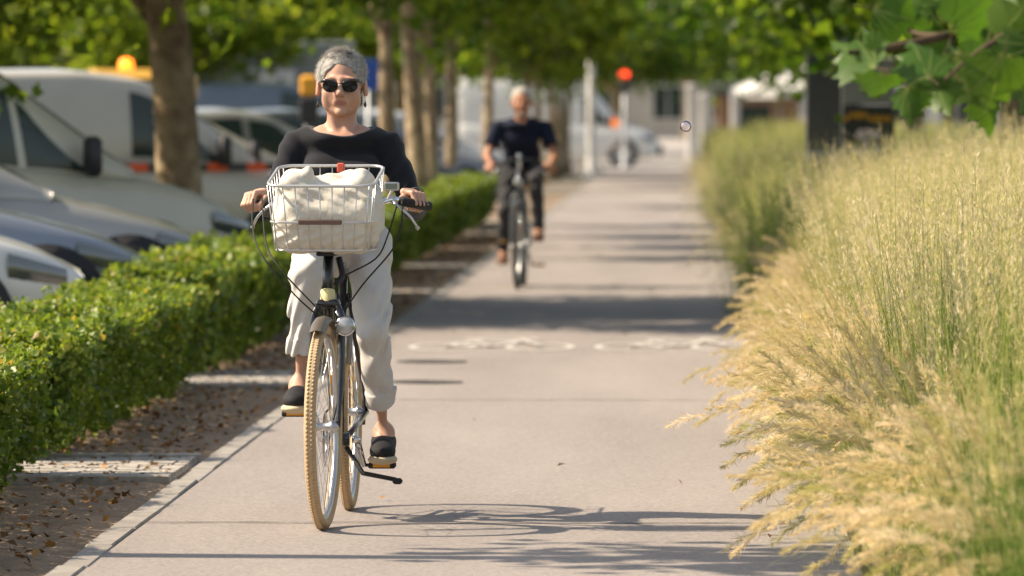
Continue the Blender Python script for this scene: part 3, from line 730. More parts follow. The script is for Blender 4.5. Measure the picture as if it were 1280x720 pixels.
def vehicle(name, L, W, belt, roof, wheels, paint, side_windows, shield, loc, rz, label, cat, group=None, wr=.31, stripe=None, tumble=.80, nose_w=.72, trim=None, logo=None):
    """nose at the origin pointing to +x, body towards -x. belt, roof: (x, z) profiles"""
    root = empty(name, loc, rz, label, cat, group)
    n = 56; xs = [-L + L * i / n for i in range(n + 1)]
    def hw(x):
        t = max(0, (x + .75) / .75); b = max(0, (-L + .35 - x) / .35)
        return W / 2 * (1 - (1 - nose_w) * t ** 2.6 - .12 * b ** 2)
    def sec(x):
        z = smooth_prof(belt, x); w = hw(x); lowf = .22 + .12 * max(0, (x + .35) / .35) ** 2
        h = z - lowf; return [(w * .90, lowf), (w * .985, lowf + .14 * h), (w, lowf + .4 * h), (w * .995, lowf + .66 * h), (w * .975, lowf + .84 * h), (w * .93, lowf + .95 * h), (w * .86, z - .008), (w * .6, z + .018), (w * .3, z + .03), (0, z + .034)]
    mb = MB(); vs = []; k = 0
    for x in xs:
        s = sec(x); ring = [(x, -y, z) for (y, z) in s] + [(x, y, z) for (y, z) in reversed(s[:-1])]; k = len(ring); vs += ring
    fs = []
    for i in range(n):
        for j in range(k - 1): fs.append((i * k + j, (i + 1) * k + j, (i + 1) * k + j + 1, i * k + j + 1))
    nz = len(vs); s = sec(0)
    cap = [(.055 if 1 < j < k - 2 else .02, y * .93, z - (.03 if z > .5 else 0)) for j, (x, y, z) in enumerate(vs[n * k:(n + 1) * k])]
    vs += cap
    for j in range(k - 1): fs.append((n * k + j, nz + j, nz + j + 1, n * k + j + 1))
    fs.append(tuple(range(nz, nz + k))); fs.append(tuple(reversed(range(0, k)))); fs.append(tuple((i * k) for i in range(0)) or (0, k - 1, n * k + k - 1, n * k))
    mb.add(vs, fs); body = mb.build('body', paint, root, True)
    # greenhouse
    x0, x1 = sorted(roof)[0][0], sorted(roof)[-1][0]
    def gs(x):
        zb = smooth_prof(belt, x) - .03; zr = max(zb + .015, smooth_prof(roof, x, .03)); w = hw(x) * .93; q = min(1, (zr - zb) / .45)
        wt = w * (1 - (1 - tumble) * q)
        return w, zb, wt, zr
    def gp(x, t, side, off=0.0):
        w, zb, wt, zr = gs(x); zt = zr - .05 * min(1, (zr - zb) / .3)
        bow = .03 * math.sin(math.pi * t) * min(1, (zr - zb) / .3)
        return (x, side * (w + (wt - w) * t + bow + off), zb + (zt - zb) * t)
    mb = MB(); vs = []; m_ = 40; gx = [x0 + (x1 - x0) * i / m_ for i in range(m_ + 1)]; k = 0
    for x in gx:
        w, zb, wt, zr = gs(x); r_ = [gp(x, t, -1) for t in (0, .2, .4, .6, .8, 1)] + [(x, -wt * .93, zr - .012), (x, -wt * .75, zr), (x, -wt * .35, zr + .02), (x, 0, zr + .025)]
        r_ = r_ + [(x, -y, z) for (_, y, z) in reversed(r_[:-1])]; k = len(r_); vs += r_
    fs = [(i * k + j, (i + 1) * k + j, (i + 1) * k + j + 1, i * k + j + 1) for i in range(m_) for j in range(k - 1)]
    fs += [tuple(reversed(range(k))), tuple(range(m_ * k, m_ * k + k))]
    mb.add(vs, fs); mb.build('roof', paint, root, True)
    # glass: side windows given as corner lists (x, t); windscreen over an x range
    def patch(corners, side):
        (a, b, c, d) = corners; q = 8; vs = []; fs = []       # a,b bottom (rear, front); c,d top (front, rear)
        for i in range(q + 1):
            for j in range(q + 1):
                u, v_ = i / q, j / q
                x = (a[0] * (1 - u) + b[0] * u) * (1 - v_) + (d[0] * (1 - u) + c[0] * u) * v_; t = (a[1] * (1 - u) + b[1] * u) * (1 - v_) + (d[1] * (1 - u) + c[1] * u) * v_
                vs.append(gp(x, t, side, .006))
        for i in range(q):
            for j in range(q): e = i * (q + 1) + j; fs.append((e, e + q + 1, e + q + 2, e + 1) if side < 0 else (e, e + 1, e + q + 2, e + q + 1))
        return vs, fs
    for cs in side_windows:
        for sd in (-1, 1): mb = MB(); mb.add(*patch(cs, sd)); mb.build('window', M['glass_dark'], root, True)
    mb = MB(); q = 10; vs = []
    for i in range(q + 1):
        x = shield[0] + (shield[1] - shield[0]) * i / q; w, zb, wt, zr = gs(x)
        for j in range(9): y = -1 + j / 4; vs.append((x + .004, y * wt * .88, zr + .025 * (1 - y * y) ** .7 + .006))
    mb.add(vs, [(i * 9 + j, (i + 1) * 9 + j, (i + 1) * 9 + j + 1, i * 9 + j + 1) for i in range(q) for j in range(8)]); mb.build('windscreen', M['glass_dark'], root, True)
    for wx in wheels:
        for sd in (-1, 1):
            w = hw(wx)
            mb = MB(); mb.lathe([(wr + .05, 0), (wr + .055, .012), (0, .012)], (wx, sd * (w - .004), wr + .01), (0, sd, 0), 32); mb.build('wheel_arch', M['dark_plastic'], root, True)
            wh = MB().lathe([(0, .035), (.06, .04), (.09, .02), (wr * .55, .015), (wr * .66, .03)], (wx, sd * (w + .012), wr), (0, sd, 0), 24).build('wheel', M['alloy'], root, True)
            MB().lathe([(wr * .64, -.16), (wr * .98, -.16), (wr, -.12), (wr, .0), (wr * .96, .03), (wr * .7, .036), (wr * .64, .02)], (wx, sd * (w + .01), wr), (0, sd, 0), 32).build('tyre', M['tyre'], wh, True)
    for sd in (-1, 1):
        zb = smooth_prof(belt, -.22); vs = []; fs = []; q = 8
        for i in range(q + 1):
            for j in range(5):
                x = -.40 + .34 * i / q; w = hw(x); z = zb - .06 - .10 * j / 4 - .04 * i / q; z += (.05 * (q - i) / q) * (1 - j / 4)
                vs.append((x + .006, sd * (w + .008 - .03 * abs(j - 2) * .3), z))
        for i in range(q):
            for j in range(4): e = i * 5 + j; fs.append((e, e + 5, e + 6, e + 1))
        MB().add(vs, fs).build('headlight', M['lamp_dark'], root, True)
        w, zb2, wt, zr = gs(shield[0] - .0)
        xm = min(side_windows[0][1][0], side_windows[0][2][0] + .35) - .02; p = gp(side_windows[0][1][0] - .06, .1, sd)
        mb = MB(); mb.box((p[0], sd * (abs(p[1]) + .12), p[2] + .10), (.10, .15, .27), 0, .03); mb.tube([(p[0], p[1], p[2]), (p[0], sd * (abs(p[1]) + .08), p[2] + .05)], .022, 6); mb.build('mirror', M['dark_plastic'], root, True)
    mb = MB(); s0 = .44; mb.box((.045, 0, s0), (.03, W * .62, .16), 0, .012); mb.build('grille', M['dark_plastic'], root, True)
    MB().box((.068, 0, .40), (.01, .46, .10), 0, .003).build('number_plate', M['white_paint'], root)
    if stripe:
        for i in range(stripe[2]):
            x = stripe[0] + (stripe[1] - stripe[0]) * (i + .5) / stripe[2]; wv = (stripe[1] - stripe[0]) / stripe[2]
            z = stripe[3]; MB().box((x, -(hw(x) + .003), z), (wv * .98, .012, .07)).build('warning_stripe', stripe[4][i % 2], root)
    if trim: MB().box(((trim[0] + trim[1]) / 2, -(W / 2 + .002), trim[2]), (trim[1] - trim[0], .02, .05), 0, .008).build('side_trim', M['dark_plastic'], root, True)
    return root

def paint(name, c, metal=.0, rough=.32): return mat(name, c, rough, metal, coat=.8, noise=(2.5, .05))
P_white = paint('car_white', (.60, .60, .57)); P_silver = paint('car_silver', (.36, .355, .33), .35); P_blue = paint('car_blue_silver', (.23, .26, .31), .35)
P_beige = paint('van_beige', (.50, .475, .39)); P_cream = paint('van_cream', (.50, .47, .40)); P_dark = paint('car_dark', (.05, .055, .065)); P_grey = paint('car_grey', (.22, .23, .24), .4)
hatch = dict(L=3.9, W=1.72, belt=[(-3.9, .80), (-3.7, .95), (-2.5, .95), (-1.15, .93), (-.7, .84), (-.25, .72), (-.05, .64), (0, .58)],
             roof=[(-3.85, .96), (-3.6, 1.30), (-3.2, 1.43), (-2.4, 1.47), (-1.95, 1.42), (-1.05, .95)], wheels=(-.72, -3.25),
             side_windows=[[(-2.2, .08), (-1.42, .10), (-1.85, .9), (-2.2, .92)], [(-3.1, .10), (-2.28, .08), (-2.28, .92), (-3.0, .88)]], shield=(-1.88, -1.12))
vanp = dict(L=4.8, W=1.90, belt=[(-4.8, 1.1), (-4.6, 1.16), (-2.6, 1.16), (-1.6, 1.08), (-1.0, 1.02), (-.55, .93), (-.2, .80), (-.03, .62), (0, .5)],
            roof=[(-4.78, 1.7), (-4.6, 1.93), (-3.0, 1.95), (-2.35, 1.90), (-1.9, 1.74), (-.95, 1.06)], wheels=(-.86, -3.9), wr=.33, tumble=.88,
            side_windows=[[(-1.72, .03), (-1.24, .08), (-1.72, .82), (-1.78, .84)], [(-2.62, .05), (-1.78, .03), (-1.84, .86), (-2.62, .90)]], shield=(-1.92, -1.0))
small_van = dict(L=4.2, W=1.78, belt=[(-4.2, 1.0), (-4.05, 1.06), (-2.2, 1.05), (-1.2, 1.0), (-.6, .90), (-.2, .76), (-.03, .6), (0, .5)],
            roof=[(-4.18, 1.6), (-4.0, 1.78), (-2.6, 1.80), (-2.05, 1.74), (-1.75, 1.62), (-1.0, 1.03)], wheels=(-.80, -3.45), wr=.31, tumble=.88,
            side_windows=[[(-2.15, .05), (-1.28, .10), (-1.75, .84), (-2.15, .88)]], shield=(-1.80, -1.06))
A = R(33)
hatch_short = dict(hatch, wheels=(-.58, -3.05))
GC = 'cars parked behind the hedge'
def nose(x, Y): return ((x - 855) / (F / Y), Y, -.02)
vehicle('parked_car', paint=P_white, loc=nose(72, 34.6), rz=R(14), label='small white car at the left edge, lowest and nearest of the parked cars', cat='car', group=GC, **hatch)
vehicle('parked_car', paint=P_blue, loc=nose(156, 37.6), rz=R(13), label='pale blue silver car between the white car and the silver one', cat='car', group=GC, **hatch_short)
vehicle('parked_car', paint=P_silver, loc=nose(244, 40.6), rz=R(15), label='silver car whose bonnet shows in front of the beige van', cat='car', group=GC, **hatch_short)
vehicle('parked_van', paint=P_beige, loc=nose(268, 43.8), rz=R(27), label='large beige van with black mirror left of the thick tree trunk', cat='van', group=GC, **vanp)
ORG = mat('orange_reflective', (.75, .10, .02), .5); STW = mat('dark_stripe', (.06, .05, .05), .5)
vehicle('parked_van', paint=P_cream, loc=nose(412, 57.0), rz=R(24), label='cream van behind the thick tree trunk with an orange warning stripe', cat='van', group=GC, stripe=(-3.3, -.75, 14, .96, (ORG, STW)), **small_van)
vehicle('parked_car', paint=P_cream, loc=nose(455, 62.5), rz=R(24), label='cream car behind the cream van, its roof left of the woman', cat='car', group=GC, **hatch)
vehicle('parked_car', paint=P_silver, loc=nose(520, 70), rz=R(24), label='grey silver car just right of the woman behind the first slender trunks', cat='car', group=GC, **hatch)
vehicle('parked_car', paint=P_dark, loc=nose(575, 80), rz=R(24), label='dark car among the slender trunks, above the hedge right of the woman', cat='car', group=GC, **hatch)
vehicle('parked_car', paint=P_grey, loc=nose(612, 92), rz=R(24), label='grey car directly left of the pale trunk beside the male cyclist', cat='car', group=GC, **hatch)
vehicle('parked_car', paint=P_white, loc=nose(640, 104), rz=R(24), label='white car hidden mostly behind the male cyclist', cat='car', group=GC, **hatch)
# second row of vehicles, further left and beyond
GB = 'vehicles beyond the parked row'
vehicle('parked_van', paint=P_white, loc=(-8.6, 100, -.02), rz=R(10), label='white van far behind, right of the thick trunk', cat='van', group=GB, **vanp)
vehicle('parked_car', paint=P_silver, loc=(-7.3, 92, -.02), rz=R(10), label='silver car far behind, left of the woman\'s shoulder', cat='car', group=GB, **hatch)
vehicle('parked_van', paint=paint('van_slate', (.10, .13, .17)), loc=(-4.5, 112, -.02), rz=R(8), label='slate grey van far behind the first slender trunk', cat='van', group=GB, **vanp)
# white delivery van crossing at the end of the path
deliv = dict(L=5.4, W=2.0, belt=[(-5.4, 1.1), (-5.2, 1.18), (-2.2, 1.18), (-1.55, 1.12), (-1.0, 1.08), (-.5, .98), (-.15, .82), (-.02, .6), (0, .5)],
            roof=[(-5.38, 2.0), (-5.25, 2.30), (-2.3, 2.34), (-1.95, 2.25), (-1.7, 2.02), (-.95, 1.12)], wheels=(-.92, -4.3), wr=.34, tumble=.92,
            side_windows=[[(-1.95, .03), (-1.22, .06), (-1.68, .66), (-1.95, .68)]], shield=(-1.72, -1.0))
dv = vehicle('delivery_van', paint=P_white, loc=(-.66, 167.5, -.012), rz=0, label='white high-roofed delivery van crossing at the far end of the path', cat='van', **deliv)
MB().box((.035, 0, .42), (.16, 1.5, .30), 0, .06).build('bumper', M['dark_plastic'], dv, True)
MB().lathe([(0, .02), (.10, .015), (.11, 0)], (-1.15, -1.02, 1.16), (0, -1, 0), 16).build('indicator', M['amber'], dv, True)

# maintenance truck with amber beacon, top left
tr = empty('maintenance_truck', (-9.3, 84, -.02), R(8), 'yellow-topped maintenance truck with lit amber beacon behind the cream van', 'truck')
MB().box((0, 0, 1.0), (5.6, 2.0, 1.2), 0, .06).build('body', P_cream, tr)
MB().box((2.1, 0, 1.75), (1.5, 1.9, .5), 0, .12).build('cab', paint('truck_yellow', (.72, .40, .05)), tr)
MB().box((2.2, -.96, 1.72), (.9, .02, .3), 0, .005).build('window', M['glass_dark'], tr)
MB().box((-1.0, 0, 1.78), (3.8, 1.7, .10), 0, .02).build('light_bar', paint('bar_yellow', (.75, .45, .10)), tr)
for x in (-2.1, 1.9):
    for sd in (-1, 1): MB().lathe([(.0, .04), (.2, .03), (.4, .05), (.42, 0), (.42, -.2)], (x, sd * 1.0, .42), (0, sd, 0)).build('wheel', M['tyre'], tr, True)
bm = MB().lathe([(.09, 0), (.09, .08), (.07, .13), (0, .15)], (1.95, -.3, 2.0), n=16).build('beacon', mat('amber_beacon', (1, .3, .02), .3, emit=((1, .18, .01), 3.0)), tr, True)
MB().lathe([(.16, -.10), (.16, .0), (0, .0)], (1.95, -.3, 2.0), n=16).build('beacon_base', M['dark_plastic'], bm, True)
# blue site container
ct = empty('container', (-9.4, 124, -.02), R(4), 'grey site container far behind the parked cars left of the woman', 'container')
MB().box((0, 0, 1.5), (6.0, 2.4, 2.6), 0, .03).build('shell', mat('container_blue', (.22, .24, .25), .5, noise=(3, .15)), ct)
mb = MB()
for i in range(36): mb.box((-2.9 + i * .165, -1.215, 1.5), (.08, .03, 2.4))
mb.build('ribs', mat('container_rib', (.20, .22, .23), .5), ct)
mb = MB(); mb.box((1.4, -1.24, 1.25), (.9, .03, 2.0), 0, .01); mb.build('door', mat('container_door', (.5, .52, .55), .5), ct)

# ------------------------------------------------------------------ street furniture and buildings
M['frame_white'] = mat('frame_white', (.6, .58, .55), .6)
def building(name, loc, w, d, h, floors, bays, wall, label, rz=0, ground_dark=False):
    r = empty(name, loc, rz, label, 'building'); mb = MB(); fh = h / floors
    mb.box((0, d / 2, h / 2), (w, d, h)); mb.build('wall', wall, r)
    mb = MB(); mb.box((0, d / 2, h + .15), (w + .5, d + .5, .3)); mb.build('roof', mat('cornice', (.35, .33, .30), .8), r)
    for f in range(floors):
        for b in range(bays):
            x = -w / 2 + w * (b + .5) / bays; z = fh * (f + .55); ww = w / bays * .5; hh = fh * .5
            gl = MB(); fr = MB(); gl.box((x, -.02, z), (ww, .05, hh)); fr.box((x, -.03, z - hh / 2 - .06), (ww + .2, .14, .1)); fr.box((x, -.05, z), (.06, .05, hh)); 
            for e in (-1, 1): fr.box((x + e * (ww / 2 + .04), -.03, z), (.08, .12, hh))
            fr.box((x, -.03, z + hh / 2 + .05), (ww + .2, .12, .1))
            wd = gl.build('window', M['glass_dark'], r); fr.build('window_frame', M['frame_white'], wd)
    return r
wl = lambda n, c: mat(n, c, .85, noise=(.6, .12), bump=(6, .2))
building('office_building', (-34, 215, 0), 44, 12, 13, 4, 14, wl('render_grey', (.38, .39, .42)), 'pale grey office building behind the trees at upper left')
building('apartment_building', (-9, 350, 0), 26, 12, 14, 4, 8, wl('render_cream', (.48, .44, .37)), 'cream building far beyond the crossing left of the path end')
building('apartment_building', (15, 300, 0), 18, 12, 12, 4, 6, wl('render_white', (.62, .60, .55)), 'white building beyond the crossing on the right of the path')
building('shop_building', (14.5, 112, 0), 17, 10, 8, 2, 5, wl('render_sun', (.66, .60, .50)), 'bright cream building behind the right-hand trees and tall grass')

def pole(name, x, Y, h, r, m, label, cat, group=None):
    o = empty(name, (x, Y, 0), 0, label, cat, group)
    MB().lathe([(r * 1.9, 0), (r * 1.9, .08), (r * 1.2, .12), (r, .9), (r * .8, h), (0, h)], (0, 0, 0), n=16).build('pole', m, o, True); return o
galv = mat('galvanised', (.50, .51, .52), .5, .3, noise=(8, .1))
white_pole = mat('pole_white', (.62, .61, .60), .5)
o = pole('lamp_post', -1.99, 137, 5.6, .09, white_pole, 'pale tall lamp post at the path edge left of the white delivery van', 'lamp post')
MB().tube(curve([(0, 0, 5.5), (.1, 0, 5.9), (.8, 0, 6.1)], 4), .05, 8).build('arm', white_pole, o, True); MB().box((1.0, 0, 6.08), (.6, .22, .1), 0, .04).build('lamp_head', white_pole, o)
o = pole('traffic_light', -1.48, 159, 2.3, .05, galv, 'traffic light showing red beside the crossing above the delivery van', 'traffic light')
MB().box((0, 0, 2.42), (.34, .22, 1.0), 0, .05).build('signal_head', M['dark_plastic'], o)
redl = mat('red_signal_lit', (.9, .05, .02), .4, emit=((1, .055, .015), 2.6)); offl = mat('unlit_lens', (.03, .035, .03), .3)
MB().lathe([(.105, 0), (.09, .03), (0, .04)], (0, -.112, 2.36), (0, -1, 0), 24).build('red_lens', redl, o, True)
for z in (2.08, 2.70): MB().lathe([(.11, 0), (.1, .03), (0, .04)], (0, -.112, z), (0, -1, 0), 24).build('unlit_lens', offl, o, True)
# dark post with an amber lamp behind the woman, blue plate on a pole
o = pole('post', -3.45, 58.8, 1.5, .055, mat('post_dark', (.05, .05, .055), .5), 'dark post with amber cap left of the woman\'s head', 'post')
MB().box((0, 0, 1.66), (.16, .12, .20), 0, .03).build('cap', mat('amber_plastic', (.75, .36, .04), .4), o)
MB().box((.0, 0, 1.44), (.17, .14, .22), 0, .02).build('meter_box', mat('meter_dark', (.035, .035, .04), .4), o)
o = pole('road_sign', -3.75, 76, 1.75, .03, galv, 'small blue road sign on a pole just right of the woman\'s hair', 'sign')
MB().box((.06, -.04, 1.86), (.22, .015, .36), 0, .01).build('sign_plate', mat('sign_blue', (.03, .09, .38), .4), o)
# advertising pillar and notice board on the right
o = empty('advertising_pillar', (1.24, 57, 0), 0, 'dark slab-shaped advertising pillar above the grass in the upper right', 'pillar')
MB().box((0, 0, 1.72), (.31, .20, 1.3), 0, .012).build('panel', mat('pillar_dark', (.04, .045, .055), .35, coat=.5), o)
MB().box((0, 0, 1.02), (.31, .22, .10), 0, .008).build('band', mat('pillar_band', (.22, .22, .22), .5), o)
MB().box((0, 0, .46), (.24, .16, 1.05), 0, .01).build('foot', mat('pillar_foot', (.10, .11, .11), .5), o)
MB().box((.162, -.03, 1.5), (.012, .18, 1.7), 0, .003).build('edge_trim', M['alloy'], o)
o = empty('notice_board', (1.62, 57.6, 0), 0, 'grey notice board with dark lower field and yellow line of text beside the pillar', 'sign')
MB().box((0, 0, 1.70), (.54, .08, .42), 0, .01).build('board', mat('board_grey', (.25, .26, .24), .6, noise=(5, .1)), o)
MB().box((0, -.002, 1.20), (.54, .085, .56), 0, .01).build('lower_panel', mat('board_dark', (.035, .04, .038), .45), o)
yl = mat('yellow_text', (.60, .30, .02), .5); mb = MB()
for i in range(9): mb.box((-.22 + i * .055, -.05, 1.36 + (.03 if 1 < i < 5 else 0)), (.042, .006, .045 if i % 3 else .06))
mb.build('text_line', yl, o)
wf = mat('pale_pink_print', (.78, .66, .70), .6)
for (x, z, r) in ((-.03, 1.22, .045), (.03, 1.23, .042), (.10, 1.22, .04), (-.12, 1.08, .035), (-.03, 1.07, .045), (.04, 1.05, .05), (.11, 1.09, .04), (.02, 1.14, .03)):
    MB().lathe([(r, 0), (r, .006), (0, .006)], (x, -.048, z), (0, -1, 0), 18).build('print_spot', wf, o)
for s_ in (-.24, .24): MB().box((s_, .02, .5), (.04, .04, 1.0)).build('leg', galv, o)
# market parasols, pillars and people at the crossing
def parasol(x, Y, r, z, label):
    o = empty('parasol', (x, Y, 0), 0, label, 'parasol', 'white parasols by the crossing'); vs = [(0, 0, z + .45)]; n = 8
    for i in range(n): a = 2 * math.pi * i / n; vs.append((r * math.cos(a), r * math.sin(a), z))
    for i in range(n): a = 2 * math.pi * i / n; vs.append((r * math.cos(a), r * math.sin(a), z - .22))
    MB().add(vs, [(0, 1 + i, 1 + (i + 1) % n) for i in range(n)] + [(1 + i, 1 + n + i, 1 + n + (i + 1) % n, 1 + (i + 1) % n) for i in range(n)]).build('canopy', mat('parasol_cloth', (.82, .81, .78), .8), o)
    MB().cyl((0, 0, 0), (0, 0, z + .45), .03, 10).build('pole', galv, o, True)
parasol(2.2, 148, 1.15, 1.95, 'white sunlit parasol nearest the dark pillar, beyond the grass')
parasol(3.0, 156, 1.0, 2.15, 'taller white parasol partly behind the dark pillar')
def bollard(x, Y, h, r, label):
    o = empty('pillar', (x, Y, 0), 0, label, 'pillar', 'white stone pillars by the crossing'); MB().lathe([(r, 0), (r, h - .08), (r * 1.15, h - .06), (r * 1.15, h), (0, h + .03)], (0, 0, 0), n=16).build('shaft', mat('pillar_white', (.48, .47, .45), .6), o, True)
bollard(.22, 182, 2.2, .16, 'white pillar left of the tiny floating bubble beyond the crossing')
bollard(.55, 181, 1.9, .12, 'second white pillar just right of the bubble')
bollard(1.42, 178, 2.0, .13, 'white pillar left of the parasols above the grass end')
o = empty('kiosk', (2.2, 190, 0), 0, 'low brown timber kiosk beyond the crossing behind the white pillar', 'kiosk')
MB().box((0, 1, 1.0), (2.4, 2, 1.9), 0, .03).build('wall', mat('kiosk_brown', (.30, .17, .09), .8, noise=(4, .2)), o); MB().box((0, 1, 2.02), (2.8, 2.4, .1)).build('roof', mat('kiosk_roof', (.16, .16, .16), .8), o); MB().box((-.2, -.02, 1.2), (1.1, .05, .8)).build('window', M['glass_dark'], o)
# soap bubble drifting over the path
bub = bpy.data.materials.new('bubble_film'); bub.use_nodes = True; nt = bub.node_tree; N = nt.nodes
fz = N.new('ShaderNodeFresnel'); fz.inputs[0].default_value = 1.35; g = N.new('ShaderNodeBsdfGlossy'); g.inputs['Roughness'].default_value = .02; g.inputs['Color'].default_value = (.95, .85, 1, 1); t = N.new('ShaderNodeBsdfTransparent'); mx = N.new('ShaderNodeMixShader')
ad = N.new('ShaderNodeMath'); ad.operation = 'MULTIPLY_ADD'; ad.inputs[1].default_value = 1.4; ad.inputs[2].default_value = .2; nt.links.new(fz.outputs[0], ad.inputs[0])
nt.links.new(ad.outputs[0], mx.inputs[0]); nt.links.new(t.outputs[0], mx.inputs[1]); nt.links.new(g.outputs[0], mx.inputs[2]); nt.links.new(mx.outputs[0], N['Material Output'].inputs['Surface'])
x, z = px(857, 158, 23.0); mb = MB(); mb.lathe([(.021 * math.sin(math.pi * i / 20), -.021 * math.cos(math.pi * i / 20)) for i in range(21)], (0, 0, 0), n=32)
o = mb.build('soap_bubble', bub, None, True); o.location = (x, 23, z); tag(o, 'tiny clear soap bubble floating over the far end of the path', 'bubble')
# ------------------------------------------------------------------ bicycles
M['pedal_amber'] = mat('pedal_amber', (.75, .36, .03), .3)
def build_bike(loc, rz, label, steer, frame_m, tyre_m, basket, loop_frame, band=True, wheel_r=.35, grip_z=1.11, grips=None):
    root = empty('bicycle', loc, rz, label, 'bicycle')
    FA = Vector((0, -.63, wheel_r)); RA = Vector((0, .45, wheel_r)); BB = Vector((0, 0, .275))
    MS = Matrix.Rotation(steer, 3, 'Z')
    def st(p):                      # turn with the steering axis
        p = Vector(p); a = Vector((0, -.56, 0)); q = MS @ Vector((p.x - a.x, p.y - a.y, 0)); return Vector((q.x + a.x, q.y + a.y, p.z))
    def wheel(c, Mx, front):
        rim = MB(); rim.ring(c, wheel_r - .037, .011, 'X', 64, 8, (1.0, 1.15), Mx); w = rim.build('wheel', M['alloy'], root, True)
        ty = MB(); ty.ring(c, wheel_r - .019, .019, 'X', 96, 12, (1, 1.08), Mx)
        for i in range(150):     # tread blocks
            a = 2 * math.pi * i / 150
            for s_ in (-.35, .35):
                b = s_ * 1.2; rr_ = wheel_r - .019 + .0195 * math.cos(b)
                p = Mx @ Vector((.0205 * math.sin(b), rr_ * math.cos(a), rr_ * math.sin(a))) + c
                Mr = Mx @ Matrix.Rotation(a, 3, 'X'); ty.box(p, (.007, .004, .0075), 0, 0, Mr)
        ty.build('tyre', tyre_m, w, True)
        sp = MB(); hw = .03
        for i in range(36):
            s_ = 1 if i % 2 else -1; a = 2 * math.pi * i / 36; a2 = a + (.55 if (i // 2) % 2 else -.55)
            p0 = Mx @ Vector((s_ * hw, .022 * math.cos(a2), .022 * math.sin(a2))) + c; p1 = Mx @ Vector((0, (wheel_r - .045) * math.cos(a), (wheel_r - .045) * math.sin(a))) + c
            sp.tube([p0, p1], .0012, 4, False)
        sp.build('spokes', M['chrome'], w, True)
        hb_ = MB(); ax = Mx @ Vector((1, 0, 0)); hb_.lathe([(.006, -.055), (.024, -.034), (.024, -.028), (.014, -.02), (.014, .02), (.024, .028), (.024, .034), (.006, .055)], c, ax, 20); hb_.build('hub', M['alloy'], w, True)
        rf = MB(); rf.box(Mx @ Vector((.012, .1, .14)) + c, (.006, .018, .07), 0, .002, Mx); rf.build('spoke_reflector', mat('reflector_amber', (.8, .35, .03), .3), w)
    fr_st = st(FA); wheel(fr_st, MS, True); wheel(RA, Matrix.Identity(3), False)
    # fork
    mb = MB(); crown = st((0, -.515, .765))
    for s_ in (-1, 1): mb.tube(curve([st((s_ * .028, -.515, .765)), st((s_ * .05, -.53, .70)), st((s_ * .052, -.575, .5)), st((s_ * .05, -.63, .35))], 5), [.014] * 6 + [.012] * 6 + [.009] * 4, 10)
    mb.box(crown, (.085, .04, .03), 0, .01, MS); mb.build('fork', frame_m, root, True)
    # frame
    HT0, HT1 = Vector((0, -.508, .775)), Vector((0, -.44, .96)); fm = MB(); fm.tube([HT0, HT1], .0185, 14)
    if loop_frame:
        fm.tube(curve([HT0 + Vector((0, .012, .03)), (0, -.38, .60), (0, -.18, .36), BB], 6), .017, 12); fm.tube(curve([HT1 + Vector((0, -.0, -.03)), (0, -.31, .70), (0, -.06, .47), (0, .08, .45)], 6), .014, 12)
    else:
        fm.tube([HT0 + Vector((0, 0, .02)), BB], .017, 12); fm.tube([HT1 + Vector((0, 0, -.03)), (0, .15, .80)], .015, 12)
    ST = Vector((0, .18, .84)); fm.tube([BB, ST], .0155, 12)
    fm.tube([BB - Vector((.036, 0, 0)), BB + Vector((.036, 0, 0))], .024, 14)
    for s_ in (-1, 1):
        fm.tube([BB + Vector((s_ * .02, .03, 0)), RA + Vector((s_ * .062, 0, 0))], .010, 8); fm.tube([Vector((s_ * .018, .16, .78)), RA + Vector((s_ * .062, 0, 0))], .008, 8)
    fm.build('frame', frame_m, root, True)
    if band: MB().lathe([(.024, -.0), (.0255, .004), (.0255, .046), (.024, .05)], HT0 - Vector((0, .0, .012)), HT1 - HT0, 20).build('frame_band', mat('pale_yellow_band', (.62, .55, .28), .6), root, True)
    sp = MB(); sp.tube([ST - Vector((0, .01, .05)), Vector((0, .20, .925))], .013, 10); sp.build('seat_post', M['chrome'], root, True)
    V_ = [el((0, .26, .945), (.095, .085, .03), .03), rc((0, .20, .95), (0, .04, .945), .035, .02, .04, (1, 1, .7))]
    sdf_mesh('saddle', V_, .006, mat('saddle_leather', (.10, .045, .02), .5), root)
    # stem and bar
    sm = MB(); sm.tube([HT1, st((0, -.415, 1.035)), st((0, -.41, 1.06))], [.0165, .0165, .013], 12); sm.tube([st((0, -.41, 1.06)), st((0, -.43, 1.075))], .015, 10); sm.build('stem', M['chrome'] if not loop_frame else frame_m, root, True)
    gx, gy, gz = grips; bar = [st((-gx - .02, gy + .05, gz - .012)), st((-gx * .7, gy - .10, gz + .01)), st((-.12, -.42, min(1.08, gz + .06))), st((0, -.44, 1.07 if gz > 1 else 1.04)), st((.12, -.42, min(1.08, gz + .06))), st((gx * .7, gy - .10, gz + .01)), st((gx + .02, gy + .05, gz - .012))]
    hbm = MB().tube(curve(bar, 6), .0115, 10).build('handlebar', M['chrome'] if loop_frame else M['dark_plastic'], root, True)
    for s_ in (-1, 1):
        a = st((s_ * (gx - .045), gy - .065, gz + .006)); b = st((s_ * (gx + .035), gy + .06, gz - .015))
        MB().tube([a, a.lerp(b, .5), b], [.017, .016, .018], 12).build('grip', M['rubber'], hbm, True)
        a = st((s_ * (gx - .075), gy - .085, gz + .01))
        bl = MB(); bl.tube(curve([a, st((s_ * (gx - .05), gy - .13, gz - .01)), st((s_ * (gx - .01), gy - .115, gz - .045)), st((s_ * (gx + .015), gy - .09, gz - .085))], 5), [.007] * 5 + [.0045] * 8 + [.004] * 3, 8); bl.box(a, (.035, .03, .03), 0, .008); bl.lathe([(.007, -.006), (.008, 0), (.0, .008)], st((s_ * (gx + .015), gy - .09, gz - .088)), (0, 0, -1), 10)
